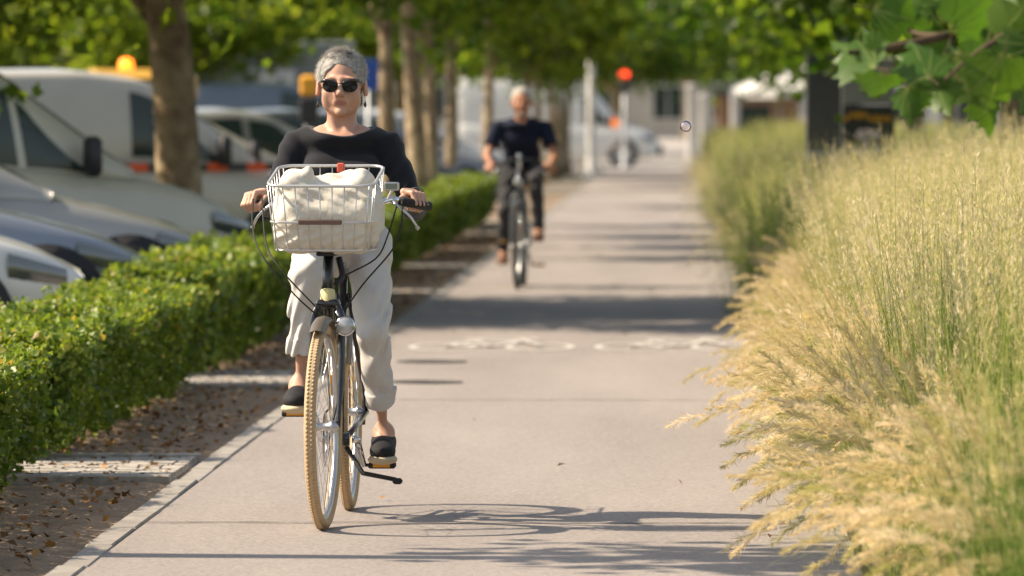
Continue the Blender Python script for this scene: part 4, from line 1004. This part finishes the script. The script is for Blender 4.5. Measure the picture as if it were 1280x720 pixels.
        bl.build('brake_lever', M['alloy'], root, True)
    # mudguards
    for (c, a0, a1, Mx) in ((fr_st, R(60), R(118), MS), (RA, R(-10), R(150), Matrix.Identity(3))):
        mg = MB(); vs = []; n = 26
        for i in range(n + 1):
            a = a0 + (a1 - a0) * i / n
            for (hx, dr) in ((-.03, -.008), (-.02, .006), (0, .012), (.02, .006), (.03, -.008), (.02, .003), (0, .009), (-.02, .003)):
                rr_ = wheel_r + .016 + dr; vs.append(Mx @ Vector((hx, rr_ * math.cos(a), rr_ * math.sin(a))) + c)
        mg.add(vs, [(i * 8 + j, (i + 1) * 8 + j, (i + 1) * 8 + (j + 1) % 8, i * 8 + (j + 1) % 8) for i in range(n) for j in range(8)])
        mg.build('mudguard', mat('mudguard_grey', (.16, .14, .12), .4, .4) if loop_frame else frame_m, root, True)
    # cranks, chain ring, chain guard, pedals
    ca = math.asin(.0975 / .17)
    for s_ in (-1, 1):
        cm = MB()
        p = BB + Vector((s_ * .075, (-1 if s_ < 0 else 1) * .17 * math.cos(ca), (1 if s_ < 0 else -1) * .0975)); cm.tube([BB + Vector((s_ * .045, 0, 0)), BB + Vector((s_ * .062, 0, 0)), p], [.014, .013, .010], 8); cm.build('crank', M['chrome'], root, True)
        pc = p + Vector((s_ * .065, 0, 0)); q = MB(); q.box(pc, (.095, .075, .022), 0, .005); q.tube([p, pc], .006, 8)
        pd = q.build('pedal', M['rubber'], root, True)
        for e in (-1, 1): MB().box(pc + Vector((0, e * .0385, 0)), (.06, .004, .012), 0, .001).build('pedal_reflector', M['pedal_amber'], pd)
    MB().lathe([(.095, -.003), (.098, 0), (.095, .003), (.06, .003), (.055, 0), (.06, -.003), (.095, -.003)], BB + Vector((-.05, 0, 0)), (1, 0, 0), 40).build('chain_ring', M['alloy'], root, True)
    ch = MB()
    for e in (.092, -.092): ch.tube([BB + Vector((-.05, 0, e)), RA + Vector((-.05, 0, e * .38))], .0035, 6)
    ch.build('chain', M['dark_plastic'], root, True)
    # headlamp, dynamo, kickstand, carrier
    if loop_frame:
        lc = st((.066, -.56, .69)); h = MB(); h.lathe([(.0, .06), (.018, .055), (.030, .03), (.034, 0), (.034, -.012), (.030, -.014)], lc, (0, 1, -.05), 24); h.tube([lc + Vector((0, .03, 0)), st((.03, -.53, .74))], .006, 8)
        hl = h.build('headlamp', M['chrome'], root, True); MB().lathe([(.030, 0), (.02, .006), (0, .008)], lc + Vector((0, -.012, 0)), (0, -1, 0), 24).build('lens', M['lamp_glass'], hl, True)
        k = MB(); k.tube([BB + Vector((.02, .06, -.03)), Vector((.08, .03, .155)), Vector((.20, -.015, .135))], [.009, .009, .008], 8); k.box((.205, -.016, .13), (.035, .022, .022), 0, .007); k.build('kickstand', M['rubber'], root, True)
        d = MB(); d.box(st((.045, -.50, .62)), (.03, .04, .09), .2, .01); d.tube([st((.045, -.50, .58)), st((.035, -.515, .53))], .008, 8); d.build('brake_caliper', M['alloy'], root, True)
        hn = MB(); hn.tube(curve([Vector((.03, -.40, .92)), Vector((.045, -.42, .86)), Vector((.02, -.44, .83))], 4), .012, 8); hn.build('lock', M['dark_plastic'], root, True)
        cb = MB()
        for pts in ([(-.285, -.34, 1.12), (-.27, -.44, 1.02), (-.22, -.56, .93), (-.11, -.57, .80), (-.015, -.54, .71)], [(-.25, -.36, 1.12), (-.215, -.50, .97), (-.15, -.58, .88), (-.04, -.56, .76), (.01, -.53, .70)],
                    [(.235, -.36, 1.12), (.245, -.45, 1.04), (.22, -.50, .95), (.12, -.52, .83), (.045, -.50, .72), (.03, -.5, .66)], [(.22, -.35, 1.11), (.20, -.46, 1.0), (.16, -.47, .92), (.05, -.45, .86)],
                    [(.02, -.50, .74), (.05, -.52, .66), (.052, -.56, .50), (.03, -.62, .36)]): cb.tube(curve([st(p) for p in pts], 6), .0030, 6)
        cb.build('cable', M['rubber'], root, True)
        ca_ = MB(); 
        for s_ in (-1, 1): ca_.tube([(s_ * .055, .26, .745), (s_ * .055, .64, .745)], .005, 8); ca_.tube([(s_ * .055, .52, .745), (s_ * .062, .45, .36)], .004, 8)
        for y in (.28, .40, .52, .63): ca_.tube([(-.055, y, .745), (.055, y, .745)], .004, 8)
        ca_.build('carrier', M['chrome'], root, True)
        mt = MB(); mt.box(st((.205, -.40, 1.165)), (.052, .012, .030), 0, .004); mt.tube([st((.205, -.39, 1.15)), st((.19, -.385, 1.12))], .006, 6); mb_ = mt.build('display_mount', M['alloy'], root)
        MB().box(st((.205, -.407, 1.165)), (.040, .003, .019)).build('display', mat('display_grey', (.20, .24, .20), .2, coat=1), mb_)
        MB().lathe([(0, -.018), (.014, -.014), (.02, 0), (.018, .008), (0, .016)], st((.155, -.40, 1.115)), (.2, -.4, .9), 16).build('bell', M['chrome'], root, True)
    else:
        lc = st((.0, -.555, .86)); MB().lathe([(0, .05), (.025, .04), (.036, 0), (.03, -.012), (0, -.014)], lc, (0, 1, 0), 20).build('headlamp', M['lamp_glass'], root, True)
    if basket:
        WT, WB = .183, .160; x0 = -.008; w = MB()
        def ringpts(z, hw_, yf, yb, r_, zt=0.0, n=5):
            pts = []
            for (cx, cy, a0) in ((hw_ - r_, yb - r_, 0), (-hw_ + r_, yb - r_, 90), (-hw_ + r_, yf + r_, 180), (hw_ - r_, yf + r_, 270)):
                for k in range(n + 1):
                    a = R(a0 + 90 * k / n); x = cx + r_ * math.cos(a); y = cy + r_ * math.sin(a); pts.append(st((x0 + x, y, z + zt * (y - yf) / (yb - yf))))
            pts.append(pts[0]); return pts
        wires = MB(); wires.tube(ringpts(1.168, WT, -.66, -.345, .05, .067), .0055, 8); bw_ = []
        for z, q in ((1.045, .35), (.95, 1.0)): wires.tube(ringpts(z, WT + (WB - WT) * q, -.66 + .03 * q, -.345 - .02 * q, .045, .03 * (1 - q)), .0042 if q < 1 else .003, 8)
        def side(u, f):   # f: 0..3 face
            zt, zb = 1.168, .95
            if f == 0: top = (WT * u * .93, -.66, zt); bot = (WB * u * .93, -.63, zb)
            elif f == 1: top = (WT * u * .93, -.345, zt + .067); bot = (WB * u * .93, -.365, zb)
            elif f == 2: top = (-WT, -.50 + u * .135, zt + .0335 + u * .03); bot = (-WB, -.50 + u * .115, zb)
            else: top = (WT, -.50 + u * .135, zt + .0335 + u * .03); bot = (WB, -.50 + u * .115, zb)
            return st((x0 + top[0], top[1], top[2])), st((x0 + bot[0], bot[1], bot[2]))
        for f, n in ((0, 9), (1, 9), (2, 6), (3, 6)):
            for i in range(n):
                a, b = side(-1 + 2 * i / (n - 1), f); wires.tube([a, b], .0023, 6)
        for i in range(9): u = -.93 + 1.86 * i / 8; wires.tube([st((x0 + WB * u, -.63, .951)), st((x0 + WB * u, -.365, .951))], .0024, 6)
        bk = wires.build('basket', mat('white_wire', (.58, .58, .57), .3, .6), root, True)
        MB().box(st((x0 + .0, -.6555, 1.046)), (.15, .010, .017), steer, .003).build('basket_plate', mat('plate_brown', (.13, .075, .055), .5), bk)
        MB().box(st((x0 + .03, -.350, 1.228)), (.026, .010, .034), steer, .004).build('basket_tag', mat('tag_red', (.55, .09, .05), .5), bk)
        MB().box(st((x0, -.47, .935)), (.06, .14, .014), steer, .004).build('basket_bracket', M['rubber'], bk)
    return root
tyre_tan = mat('tan_tyre', (.47, .34, .20), .75, noise=(60, .1))
build_bike((-1.205, 22.35, 0), R(-1.5), 'black step-through bicycle with tan tyres and wire basket under the woman', R(-3.2), M['black'], tyre_tan, True, True, grips=(.272, -.25, 1.108))
build_bike((-1.32, 51.85, 0), R(-1.0), 'dark bicycle with thin black tyres ridden by the man behind', R(-1.5), paint('bike_dark_grey', (.06, .07, .08)), M['rubber'], False, False, False, grips=(.232, -.30, .965))
# a canvas bag fills the basket
def bagfn(x, y, z): return .003 * np.sin(x * 34 + z * 20 + 2 * np.sin(z * 30)) * np.sin(z * 31 - x * 12) + .0028 * np.sin(x * 75 + 8 * np.sin(z * 22)) * np.sin(z * 40 + x * 25) + .002 * np.sin(y * 60 + z * 50)
B0 = Vector((-1.205 - .015, 22.35, 0))
bp = [rc((-.09, -.50, 1.00), (.09, -.50, 1.00), .085, .085, .05, (1.05, 1.25, .75)), rc((-.105, -.50, 1.08), (.115, -.50, 1.08), .085, .085, .05, (.95, 1.3, .95)), rc((-.12, -.48, 1.15), (.12, -.48, 1.15), .05, .05, .05, (1, 1.8, .8)),
      el((-.095, -.53, 1.185), (.055, .05, .042), .03), el((.11, -.51, 1.185), (.05, .07, .038), .03), rc((-.05, -.45, 1.175), (.08, -.43, 1.205), .022, .018, .03), rc((-.14, -.56, 1.17), (-.06, -.56, 1.215), .018, .022, .02)]
for p in bp:
    for k in ('a', 'b', 'c'):
        if k in p: p[k] = p[k] + np.array([0, 0, 0])
o = sdf_mesh('canvas_bag', bp, .005, mat('canvas_white', (.64, .60, .52), .85, noise=(30, .05), bump=(45, .5, .006)), None, bagfn)
o.location = B0; tag(o, 'crumpled cream canvas bag stuffed in the bicycle basket', 'bag')

# ------------------------------------------------------------------ people
def skin_mat(name, c, lip):
    m = bpy.data.materials.new(name); m.use_nodes = True; nt = m.node_tree; N = nt.nodes; L = nt.links; p = N['Principled BSDF']
    p.inputs['Roughness'].default_value = .5; p.inputs['Subsurface Weight'].default_value = .12; p.inputs['Subsurface Radius'].default_value = (.012, .005, .003); p.inputs['Subsurface Scale'].default_value = .6
    a = N.new('ShaderNodeAttribute'); a.attribute_name = 'v'; r = N.new('ShaderNodeValToRGB'); r.color_ramp.elements[0].color = tuple(c) + (1,); r.color_ramp.elements[1].color = tuple(lip) + (1,)
    t = N.new('ShaderNodeTexNoise'); t.inputs['Scale'].default_value = 35; tc = N.new('ShaderNodeTexCoord'); L.new(tc.outputs['Object'], t.inputs['Vector'])
    ad = N.new('ShaderNodeMath'); ad.operation = 'MULTIPLY_ADD'; ad.inputs[1].default_value = .20; L.new(t.outputs['Fac'], ad.inputs[0]); L.new(a.outputs['Fac'], ad.inputs[2]); L.new(ad.outputs[0], r.inputs['Fac']); L.new(r.outputs['Color'], p.inputs['Base Color'])
    b = N.new('ShaderNodeBump'); b.inputs['Strength'].default_value = .25; b.inputs['Distance'].default_value = .004; L.new(t.outputs['Fac'], b.inputs['Height']); L.new(b.outputs['Normal'], p.inputs['Normal'])
    return m

def head_prims(h, wide=1.0, man=False):
    """h: head centre (middle of the skull height); face to -y"""
    x, y, z = h; P = []
    P += [el((x, y + .015, z + .030), (.075 * wide, .094, .085), .02), el((x, y - .018, z - .026), (.060 * wide, .072, .068), .02), el((x, y - .047, z - .082), (.037 * wide, .034, .025), .024)]
    for s in (-1, 1):
        P += [el((x + s * .040, y - .060, z - .028), (.025, .022, .026), .022), el((x + s * .030, y - .082, z + .024), (.026, .010, .008), .014),           # cheek, brow
              el((x + s * .043 * wide, y - .028, z - .056), (.022, .034, .028), .024),                                                  # jaw
              el((x + s * .079 * wide, y + .008, z - .008), (.007, .018, .028), .008), rc((x + s * .080 * wide, y + .014, z + .018), (x + s * .083 * wide, y + .006, z - .03), .006, .007, .008)]   # ear
    P += [rc((x, y - .086, z + .018), (x, y - .108, z - .026), .009, .012, .016), el((x - .011, y - .098, z - .030), (.008, .010, .007), .010), el((x + .011, y - .098, z - .030), (.008, .010, .007), .010)]
    P += [el((x, y - .078, z - .052), (.028, .016, .020), .02)]
    P += [sub(el((x - .031, y - .094, z + .004), (.017, .014, .011)), .012), sub(el((x + .031, y - .094, z + .004), (.017, .014, .011)), .012)]
    P += [el((x - .031, y - .074, z + .004), (.013, .012, .011), .004), el((x + .031, y - .074, z + .004), (.013, .012, .011), .004)]         # eyeballs behind the lenses
    P += [rc((x - .020, y - .086, z - .0565), (x + .020, y - .086, z - .0565), .0045, .0045, .006, (1, 1, .8)), rc((x - .016, y - .086, z - .0645), (x + .016, y - .086, z - .0645), .0050, .0050, .005, (1, 1, .8)), el((x, y - .082, z - .092), (.017, .014, .013), .014)]
    P += [sub(rc((x - .022, y - .098, z - .0605), (x + .022, y - .098, z - .0605), .0022), .003)]
    for s in (-1, 1): P += [sub(rc((x + s * .022, y - .098, z - .034), (x + s * .033, y - .086, z - .060), .0012), .008)]     # nasolabial folds
    return P

def hand_prims(c, u, s, wrist, grip_r=.017):
    """c: middle of the grip; u: unit direction of the grip outward; s: side. Fingers curl over the front of the grip."""
    u = Vector(u).normalized(); z = Vector((0, 0, 1)); f = z.cross(u); f = f if f.y < 0 else -f; f.normalize(); z = u.cross(f); z = z if z.z > 0 else -z
    c = Vector(c); P = []; T = lambda p: np.array(p)
    w = Vector(wrist)
    for i, (o, l) in enumerate(((-.031, .92), (-.010, 1.05), (.011, 1.0), (.031, .82))):
        q = c + u * o; k0 = q - f * .022 + z * (grip_r + .016); k1 = q + f * .018 * l + z * (grip_r + .012); k2 = q + f * (grip_r + .016) - z * .006; k3 = q + f * .006 - z * (grip_r + .010)
        P += [rc(T(w + (k0 - w) * .25), T(k0), .014, .0125, .014), rc(T(k0), T(k1), .0105, .0095, .006), rc(T(k1), T(k2), .0095, .0088, .004), rc(T(k2), T(k3), .0086, .0075, .004)]
    a = w + (c - u * .03 - w) * .35; b = c - u * .046 - f * .014 + z * .008; d = c - u * .042 + f * .012 - z * .016
    P += [rc(T(a), T(b), .014, .0115, .012), rc(T(b), T(d), .0115, .0095, .006)]
    return P

def person(loc, rz, label, J, skin, hair_m, top_m, leg_m, shoe_m, sole_m, style, res=.004):
    """J: joints; the body is one surface, clothes and hair are its children"""
    root = empty('person', loc, rz, label, 'person'); infl = J.get('girth', 1.0)
    def torso(e, low=True):
        g = infl; P = [rc(J['pelvis'], J['waist'], .118 * g + e, .104 * g + e, .03, (1.15, .84, 1)), rc(J['waist'], J['chest'], .104 * g + e, .115 * g + e, .03, (1.15, .80, 1)),
             rc((J['shL'][0] * .72, J['shL'][1], J['shL'][2] + .005), (J['shR'][0] * .72, J['shR'][1], J['shR'][2] + .005), .050 + e, None, .035)]
        nb = np.array(J['neck'])
        for s in ('L', 'R'):
            sh = np.array(J['sh' + s]); m = nb * .6 + sh * .4; P += [rc(nb + np.array([0, .005, -.015]), m + np.array([0, 0, .004]), .040 + e, .038 + e, .025), rc(m + np.array([0, 0, .004]), sh, .038 + e, .044 + e, .02)]
        for s in (-1, 1):
            c = np.array(J['chest']); P.append(el(c + np.array([s * .068, -.085 + (.02 if style == 'man' else 0), -.035]), np.array([.068, .050 if style != 'man' else .035, .062]) + e, .045))
        P.append(el(np.array(J['neck']) + np.array([0, -.018, -.040]), np.array([.135, .072, .040]) + e, .03))
        P.append(el(np.array(J['waist']) + np.array([0, -.055, -.01]), np.array([.11, .055, .09]) * g + e, .05))
        return P
    def arm(s, e, part=1.0):
        sh, eb, wr = [np.array(J[k + s], float) for k in ('sh', 'el', 'wr')]; P = [rc(sh, eb, .045 + e, .036 + e, .02)]
        if part > 0: P.append(rc(eb, eb + (wr - eb) * part, .036 + e, .036 + e + (.025 - .036) * part, .015, capb=part < 1 or e > 0))
        return P
    def leg(s, e, stop=1.0):
        hp, kn, an = [np.array(J[k + s], float) for k in ('hp', 'kn', 'an')]; P = [rc(hp, kn, .088 * infl + e, .060 + e, .04), rc(kn, kn + (an - kn) * .45 * min(1, stop / .45), .058 + e, .054 + e, .03)]
        if stop > .45: P.append(rc(kn + (an - kn) * .42, kn + (an - kn) * stop, .054 + e, (.054 - .020 * (stop - .42) / .58) + e, .03))
        return P
    # --- body
    P = []; P += torso(-.012)
    nb = np.array(J['neck']); hd = np.array(J['head'])
    P += [rc(nb + np.array([0, .01, -.02]), hd + np.array([0, .024, -.055]), .050, .050, .02, (1.04, 1.0, 1))]
    for s in (-1, 1): P += [rc(nb + np.array([s * .012, -.052, -.055]), hd + np.array([s * .05, .01, -.05]), .006, .009, .022), rc(nb + np.array([s * .018, -.050, -.058]), nb + np.array([s * .12, -.028, -.028]), .0075, .007, .016)]
    P += head_prims(J['head'], J.get('wide', 1.0))
    for s in 'LR': P += arm(s, -.007) + leg(s, -.022)
    for s, sg in (('L', -1), ('R', 1)):
        if 'grip' + s in J: P += hand_prims(J['grip' + s], J['gdir' + s], sg, J['wr' + s])
        else:
            w = np.array(J['wr' + s]); P += [el(w + np.array([0, -.005, -.05]), (.014, .028, .045), .015)]
            for i in range(4): P.append(rc(w + np.array([0, -.022 + i * .014, -.085]), w + np.array([-sg * .012, -.024 + i * .014, -.15 + .008 * abs(i - 1.5)]), .0075, .006, .004))
            P.append(rc(w + np.array([0, -.025, -.03]), w + np.array([0, -.05, -.09]), .010, .008, .008))
        an = np.array(J['an' + s]); bl = np.array(J['ball' + s]); P += [rc(an, bl, .034, .030, .03), rc(an, an + np.array([0, .03, -.045]), .03, .028, .03)]
    hx, hy, hz = J['head']
    def att(V):
        d = np.sqrt(((V[:, 0] - hx) / .025) ** 2 + ((V[:, 1] - hy + .095) / .02) ** 2 + ((V[:, 2] - hz + .0605) / .011) ** 2); lip = np.clip(1.7 - 1.3 * d, 0, 1) * .9
        n = np.exp(-(((V[:, 0] - hx) / .02) ** 2 + ((V[:, 1] - hy + .11) / .02) ** 2 + ((V[:, 2] - hz + .028) / .02) ** 2)) * .35
        ck = sum(np.exp(-(((V[:, 0] - hx - s * .045) / .022) ** 2 + ((V[:, 1] - hy + .07) / .03) ** 2 + ((V[:, 2] - hz + .026) / .022) ** 2)) for s in (-1, 1)) * .25
        er = (np.abs(V[:, 0] - hx) > .076) * (V[:, 2] > hz - .06) * (V[:, 2] > 1.3) * .3
        return np.clip(lip * .9 + n + ck + er - .12 + .5 * sum(np.exp(-(((V[:, 0] - hx - s * .009) / .004) ** 2 + ((V[:, 1] - hy + .10) / .02) ** 2 + ((V[:, 2] - hz + .037) / .004) ** 2)) for s in (-1, 1)), 0, 1)  # last term paints the shaded nostril openings into the skin tone
    sdf_mesh('body', P, res, skin, root, None, att)
    # --- top
    def fold(x, y, z): return .003 * np.sin((z - abs(x) * 1.3) * 70 + 20 * y) * np.exp(-((abs(x) - .2) / .06) ** 2) + .0022 * np.sin(z * 62 + 30 * x) * np.sin(x * 21 + 2) * np.sin(y * 30 + 1) + .0018 * np.sin(x * 48 - z * 37)
    P = torso(.004)
    for s in 'LR': P += arm(s, .006, J.get('sleeve', .93))
    if J.get('sleeve', .93) <= 0:
        for s in 'LR':
            P = [q for q in P]; sh, eb = np.array(J['sh' + s]), np.array(J['el' + s]); P[-1 if s == 'R' else -2] = rc(sh, sh + (eb - sh) * .66, .062, .062, .03, capb=True)
    pe = np.array(J['pelvis']); P.append(rc(pe + np.array([0, 0, .02]), pe + np.array([0, .0, -.045]), .122 * infl, .126 * infl, .03, (1.15, .90, 1), capb=True))
    if style == 'woman': P.append(sub(el(nb + np.array([.008, -.05, .048]), (.150, .17, .080)), .006))
    else: P.append(sub(el(nb + np.array([0, -.04, .05]), (.075, .12, .07)), .006))
    if style == 'man': P += [rc(nb + np.array([-.055, -.0, .0]), nb + np.array([-.02, -.085, -.045]), .013, .010, .01), rc(nb + np.array([.055, -.0, .0]), nb + np.array([.02, -.085, -.045]), .013, .010, .01), rc(nb + np.array([-.055, .0, .0]), nb + np.array([.055, .03, .01]), .013, .013, .01)]
    sdf_mesh('sweater' if style == 'woman' else 'shirt', P, res, top_m, root, fold)
    # --- trousers
    cs = J['cuff']; P = [el(np.array(J['pelvis']) + np.array([0, .015, -.035]), np.array([.168, .132, .11]) * np.array([infl, infl, 1]), .04)]
    for s in 'LR':
        hp, kn, an = [np.array(J[k + s], float) for k in ('hp', 'kn', 'an')]; c = kn + (an - kn) * cs
        P += [rc(hp, kn, .082 * infl, .059, .02), rc(kn, kn + (c - kn) * .6, .057, .052, .01), rc(kn + (c - kn) * .5, c, .052, .048, .01, capb=True)]
        if style == 'woman': d = (kn - c) / np.linalg.norm(kn - c); P += [rc(c + d * .052, c - d * .004, .0560, .0560, .004, capb=True, capa=True)]
        kp = kn + np.array([0, .05, -.01])
    kL, kR = np.array(J['knL']), np.array(J['knR'])
    def lfold(x, y, z):
        f = .0055 * np.sin(z * 55 + 14 * np.sin(x * 17) + 9 * y) * np.exp(-((z - kR[2]) / .16) ** 2) + .003 * np.sin(z * 48 - x * 30 + 2) + .0042 * np.sin((x * 1.2 + z) * 44 + 1.3 * np.sin(y * 30))
        return f + .004 * np.sin((z + abs(x) * .8) * 70) * np.exp(-((z - J['pelvis'][2] + .08) / .06) ** 2)
    sdf_mesh('trousers', P, res, leg_m, root, lfold)
    # --- shoes
    for s in 'LR':
        an = np.array(J['an' + s]); bl = np.array(J['ball' + s]); d = bl - an; d[2] = 0; d = d / np.linalg.norm(d); heel = an - d * .05; heel[2] = bl[2] + J.get('heel' + s, .01); toe = bl + d * .065
        up = [rc(heel + np.array([0, 0, .018]), bl + np.array([0, 0, .012]), .037, .043, .02, (.95, 1, .95)), el(toe - d * .02 + np.array([0, 0, .004]), (.044, .055, .032), .03), rc(an + np.array([0, 0, -.035]), an + d * .05 + np.array([0, 0, -.058]), .041, .036, .03, (.92, 1, 1)),
              sub(el(an + d * .012 + np.array([0, 0, .012]), (.047, .062, .034)), .004)]
        sh = sdf_mesh('shoe', up, res, shoe_m, root)
        b = np.array([0, 0, -.024]); sl_ = [rc(heel + b + np.array([0, 0, .004]), bl + b, .036, .046, .02, (1, 1, .34)), el(toe - d * .018 + b + np.array([0, 0, .002]), (.049, .060, .017), .02)]
        sdf_mesh('sole', sl_, res, sole_m, sh)
    # --- hair
    h = np.array(J['head'])
    def hfn(x, y, z): return .002 * np.sin(x * 120 + 3 * np.sin(z * 90)) * np.sin(z * 105 + y * 60) + .0015 * np.sin(y * 130 + x * 70)
    if style == 'woman':
        P = [el(h + np.array([0, .022, .040]), (.0855, .100, .091), .01), el(h + np.array([0, .06, .0]), (.074, .06, .07), .03), sub(el(h + np.array([0, -.098, -.006]), (.0685, .086, .083)), .012)]
        for s in (-1, 1): P.append(sub(el(h + np.array([s * .088, -.005, -.05]), (.03, .045, .055)), .01))
    else:
        P = [el(h + np.array([0, .026, .036]), (.084, .100, .090), .01), sub(el(h + np.array([0, -.098, -.012]), (.070, .085, .076)), .012)]
        for s in (-1, 1): P.append(sub(el(h + np.array([s * .088, -.005, -.05]), (.03, .045, .055)), .01))
        P.append(el(h + np.array([0, -.070, -.098]), (.034, .026, .018), .02))
    ho = sdf_mesh('hair', P, min(res, .004) if style == 'woman' else res, hair_m, root, hfn)
    return root, ho

hair_g = mat('grey_hair', (.27, .26, .245), .65, noise=(60, .35), bump=(160, .9, .004))
skinW = skin_mat('skin', (.50, .30, .21), (.30, .09, .075)); skinM = skin_mat('skin_tanned', (.42, .20, .11), (.35, .10, .07))
navy = mat('navy_knit', (.0115, .013, .018), .85, bump=(220, .35, .003), spec=.2, noise=(8, .15)); navy.node_tree.nodes['Principled BSDF'].inputs['Sheen Weight'].default_value = .15
shirt_m = mat('navy_polo', (.012, .017, .035), .85, spec=.2)
trs = mat('pale_cotton', (.56, .54, .52), .9, noise=(9, .05), bump=(300, .25, .002)); trs2 = mat('dark_trousers', (.035, .035, .04), .9)
shoe_b = mat('black_canvas_shoe', (.012, .012, .015), .8, bump=(260, .4, .002)); sole_c = mat('cream_sole', (.52, .44, .30), .8); shoe_br = mat('brown_shoe', (.20, .10, .06), .7)
JW = dict(pelvis=(0, .27, .985), waist=(0, .235, 1.10), chest=(.003, .175, 1.235), neck=(0, .150, 1.368), head=(.002, .125, 1.512), wide=1.03,
          shL=(-.160, .165, 1.300), shR=(.164, .165, 1.298), elL=(-.245, .07, 1.095), elR=(.262, .07, 1.085), wrL=(-.270, -.165, 1.130), wrR=(.276, -.165, 1.125),
          gripL=(-.276, -.245, 1.108), gripR=(.270, -.245, 1.108), gdirL=(-.55, .80, -.12), gdirR=(.55, .80, -.12),
          hpL=(-.088, .27, .955), hpR=(.092, .27, .955), knL=(-.108, -.115, .840), knR=(.118, .030, .640), anL=(-.136, -.045, .462), anR=(.145, .225, .285), ballL=(-.140, -.145, .414), ballR=(.146, .135, .222), heelL=.015, heelR=.03, cuff=.68, sleeve=.93)
pw, hw_ = person((-1.205, 22.35, 0), 0, 'woman in black sweater, pale rolled trousers and sunglasses riding towards the camera', JW, skinW, hair_g, navy, trs, shoe_b, sole_c, 'woman')
# short curls over the hair
rgh = np.random.default_rng(3); n = 9000; u = norm(rgh.normal(size=(n, 3)) + np.array([0, -.1, .5])); u = u[(u[:, 2] > -.15) & ~((u[:, 1] < -.45) & (u[:, 2] < .60))]
C = u * np.array([.083, .098, .089]) + np.array(JW['head']) + np.array([0, .022, .040]); T_ = np.array([.55, -.8, .1]) + .5 * np.sin(u * 9)[:, [1, 2, 0]]; T_ = norm(T_ - (T_ * u).sum(1, keepdims=True) * u); D = norm(T_ + u * .38 + rgh.normal(size=u.shape) * .28)
V, Fq, _, _ = ribbons(C, D, rgh.uniform(.014, .034, len(C)), np.full(len(C), .0013), rgh.uniform(-.8, 2.2, len(C)), 4, rgh)
np_mesh('hair_strands', V, Fq, mat('grey_hair_strand', (.36, .35, .33), .5, noise=(22, .6), col2=(.60, .59, .56)), hw_, True)
hx, hy, hz = JW['head']
# sunglasses: dark brow bars, round lenses, thin temples
gm = MB(); gl = MB()
for s in (-1, 1):
    cx = hx + s * .034; pts = [(cx + s * .030, hy - .090, hz + .016), (cx + s * .016, hy - .104, hz + .0185), (cx - s * .006, hy - .110, hz + .017), (cx - s * .024, hy - .110, hz + .010)]
    gm.tube(curve(pts, 4), [.0068, .0066, .0064, .006, .0056, .0052, .005, .0046, .0042, .004, .0038, .0034, .003][:len(curve(pts, 4))], 8)
    gm.tube([(cx + s * .030, hy - .090, hz + .016), (hx + s * .079, hy - .05, hz + .010), (hx + s * .084, hy + .0, hz + .006)], .0018, 6)
    ro = []
    for i in range(25):
        a = 2 * math.pi * i / 24; ex = .0275 * math.cos(a) * (1 if abs(math.cos(a)) < .9 else .98); ez = .0225 * math.sin(a) * (1.0 if math.sin(a) < 0 else .85); ro.append((cx + ex, hy - .106 + (.012 * (s * ex > 0) * (s * ex / .0275) ** 2) , hz + .000 + ez))
    gm.tube(ro, .0013, 6, False)
    c = Vector((cx, hy - .1085, hz)); n = len(ro) - 1
    ins = [Vector(p).lerp(c, .5) - Vector((0, .0012, 0)) for p in ro[:-1]]
    gl.add([c] + ins + [Vector(p) for p in ro[:-1]], [(0, 1 + i, 1 + (i + 1) % n) for i in range(n)] + [(1 + i, 1 + n + i, 1 + n + (i + 1) % n, 1 + (i + 1) % n) for i in range(n)])
gm.tube(curve([(hx - .012, hy - .108, hz + .006), (hx, hy - .112, hz + .009), (hx + .012, hy - .108, hz + .006)], 4), .0018, 6)
sg = gm.build('sunglasses', mat('glasses_black', (.01, .008, .008), .25, coat=.6), pw, True); gl.build('lens', mat('dark_lens', (.004, .004, .005), .08, spec=.35), sg, True)
for s in (-1, 1):
    er = MB(); er.tube([(hx + s * .082, hy + .004, hz - .038), (hx + s * .083, hy + .002, hz - .055)], .0012, 5); er.lathe([(0, 0), (.003, -.006), (.0055, -.015), (.0045, -.021), (0, -.024)], (hx + s * .083, hy + .002, hz - .052), n=14); er.build('earring', mat('earring_black', (.012, .012, .013), .2, coat=1), pw, True)
w = Vector(JW['wrR']); MB().tube([w + Vector((0, -.012, .004)), w + Vector((0, -.028, .0))], .033, 16, False).build('wristband', M['rubber'], pw, True)
JM = dict(pelvis=(0, .26, .97), waist=(0, .20, 1.09), chest=(.0, .10, 1.225), neck=(.005, .05, 1.355), head=(.005, .0, 1.500), girth=1.08, wide=1.02,
          shL=(-.195, .08, 1.285), shR=(.195, .08, 1.285), elL=(-.275, -.02, 1.07), elR=(.272, -.02, 1.065), wrL=(-.240, -.225, .995), wrR=(.240, -.225, .995),
          gripL=(-.236, -.295, .965), gripR=(.236, -.295, .965), gdirL=(-.75, .6, -.1), gdirR=(.75, .6, -.1),
          hpL=(-.095, .26, .95), hpR=(.095, .26, .95), knL=(-.125, -.04, .64), knR=(.125, -.13, .86), anL=(-.150, .10, .275), anR=(.145, -.02, .47), ballL=(-.150, .01, .215), ballR=(.145, -.13, .42), cuff=.96, sleeve=0.0)
for a, b in (('anL', (-.15, .225, .285)), ('ballL', (-.15, .135, .222)), ('knL', (-.125, .03, .64)), ('anR', (.145, -.045, .462)), ('ballR', (.145, -.145, .414))): JM[a] = b
pm_, _ = person((-1.32, 51.85, 0), 0, 'grey-haired man in navy polo and dark trousers cycling behind the woman', JM, skinM, mat('silver_hair', (.36, .34, .30), .7), shirt_m, trs2, shoe_br, shoe_br, 'man', .007)
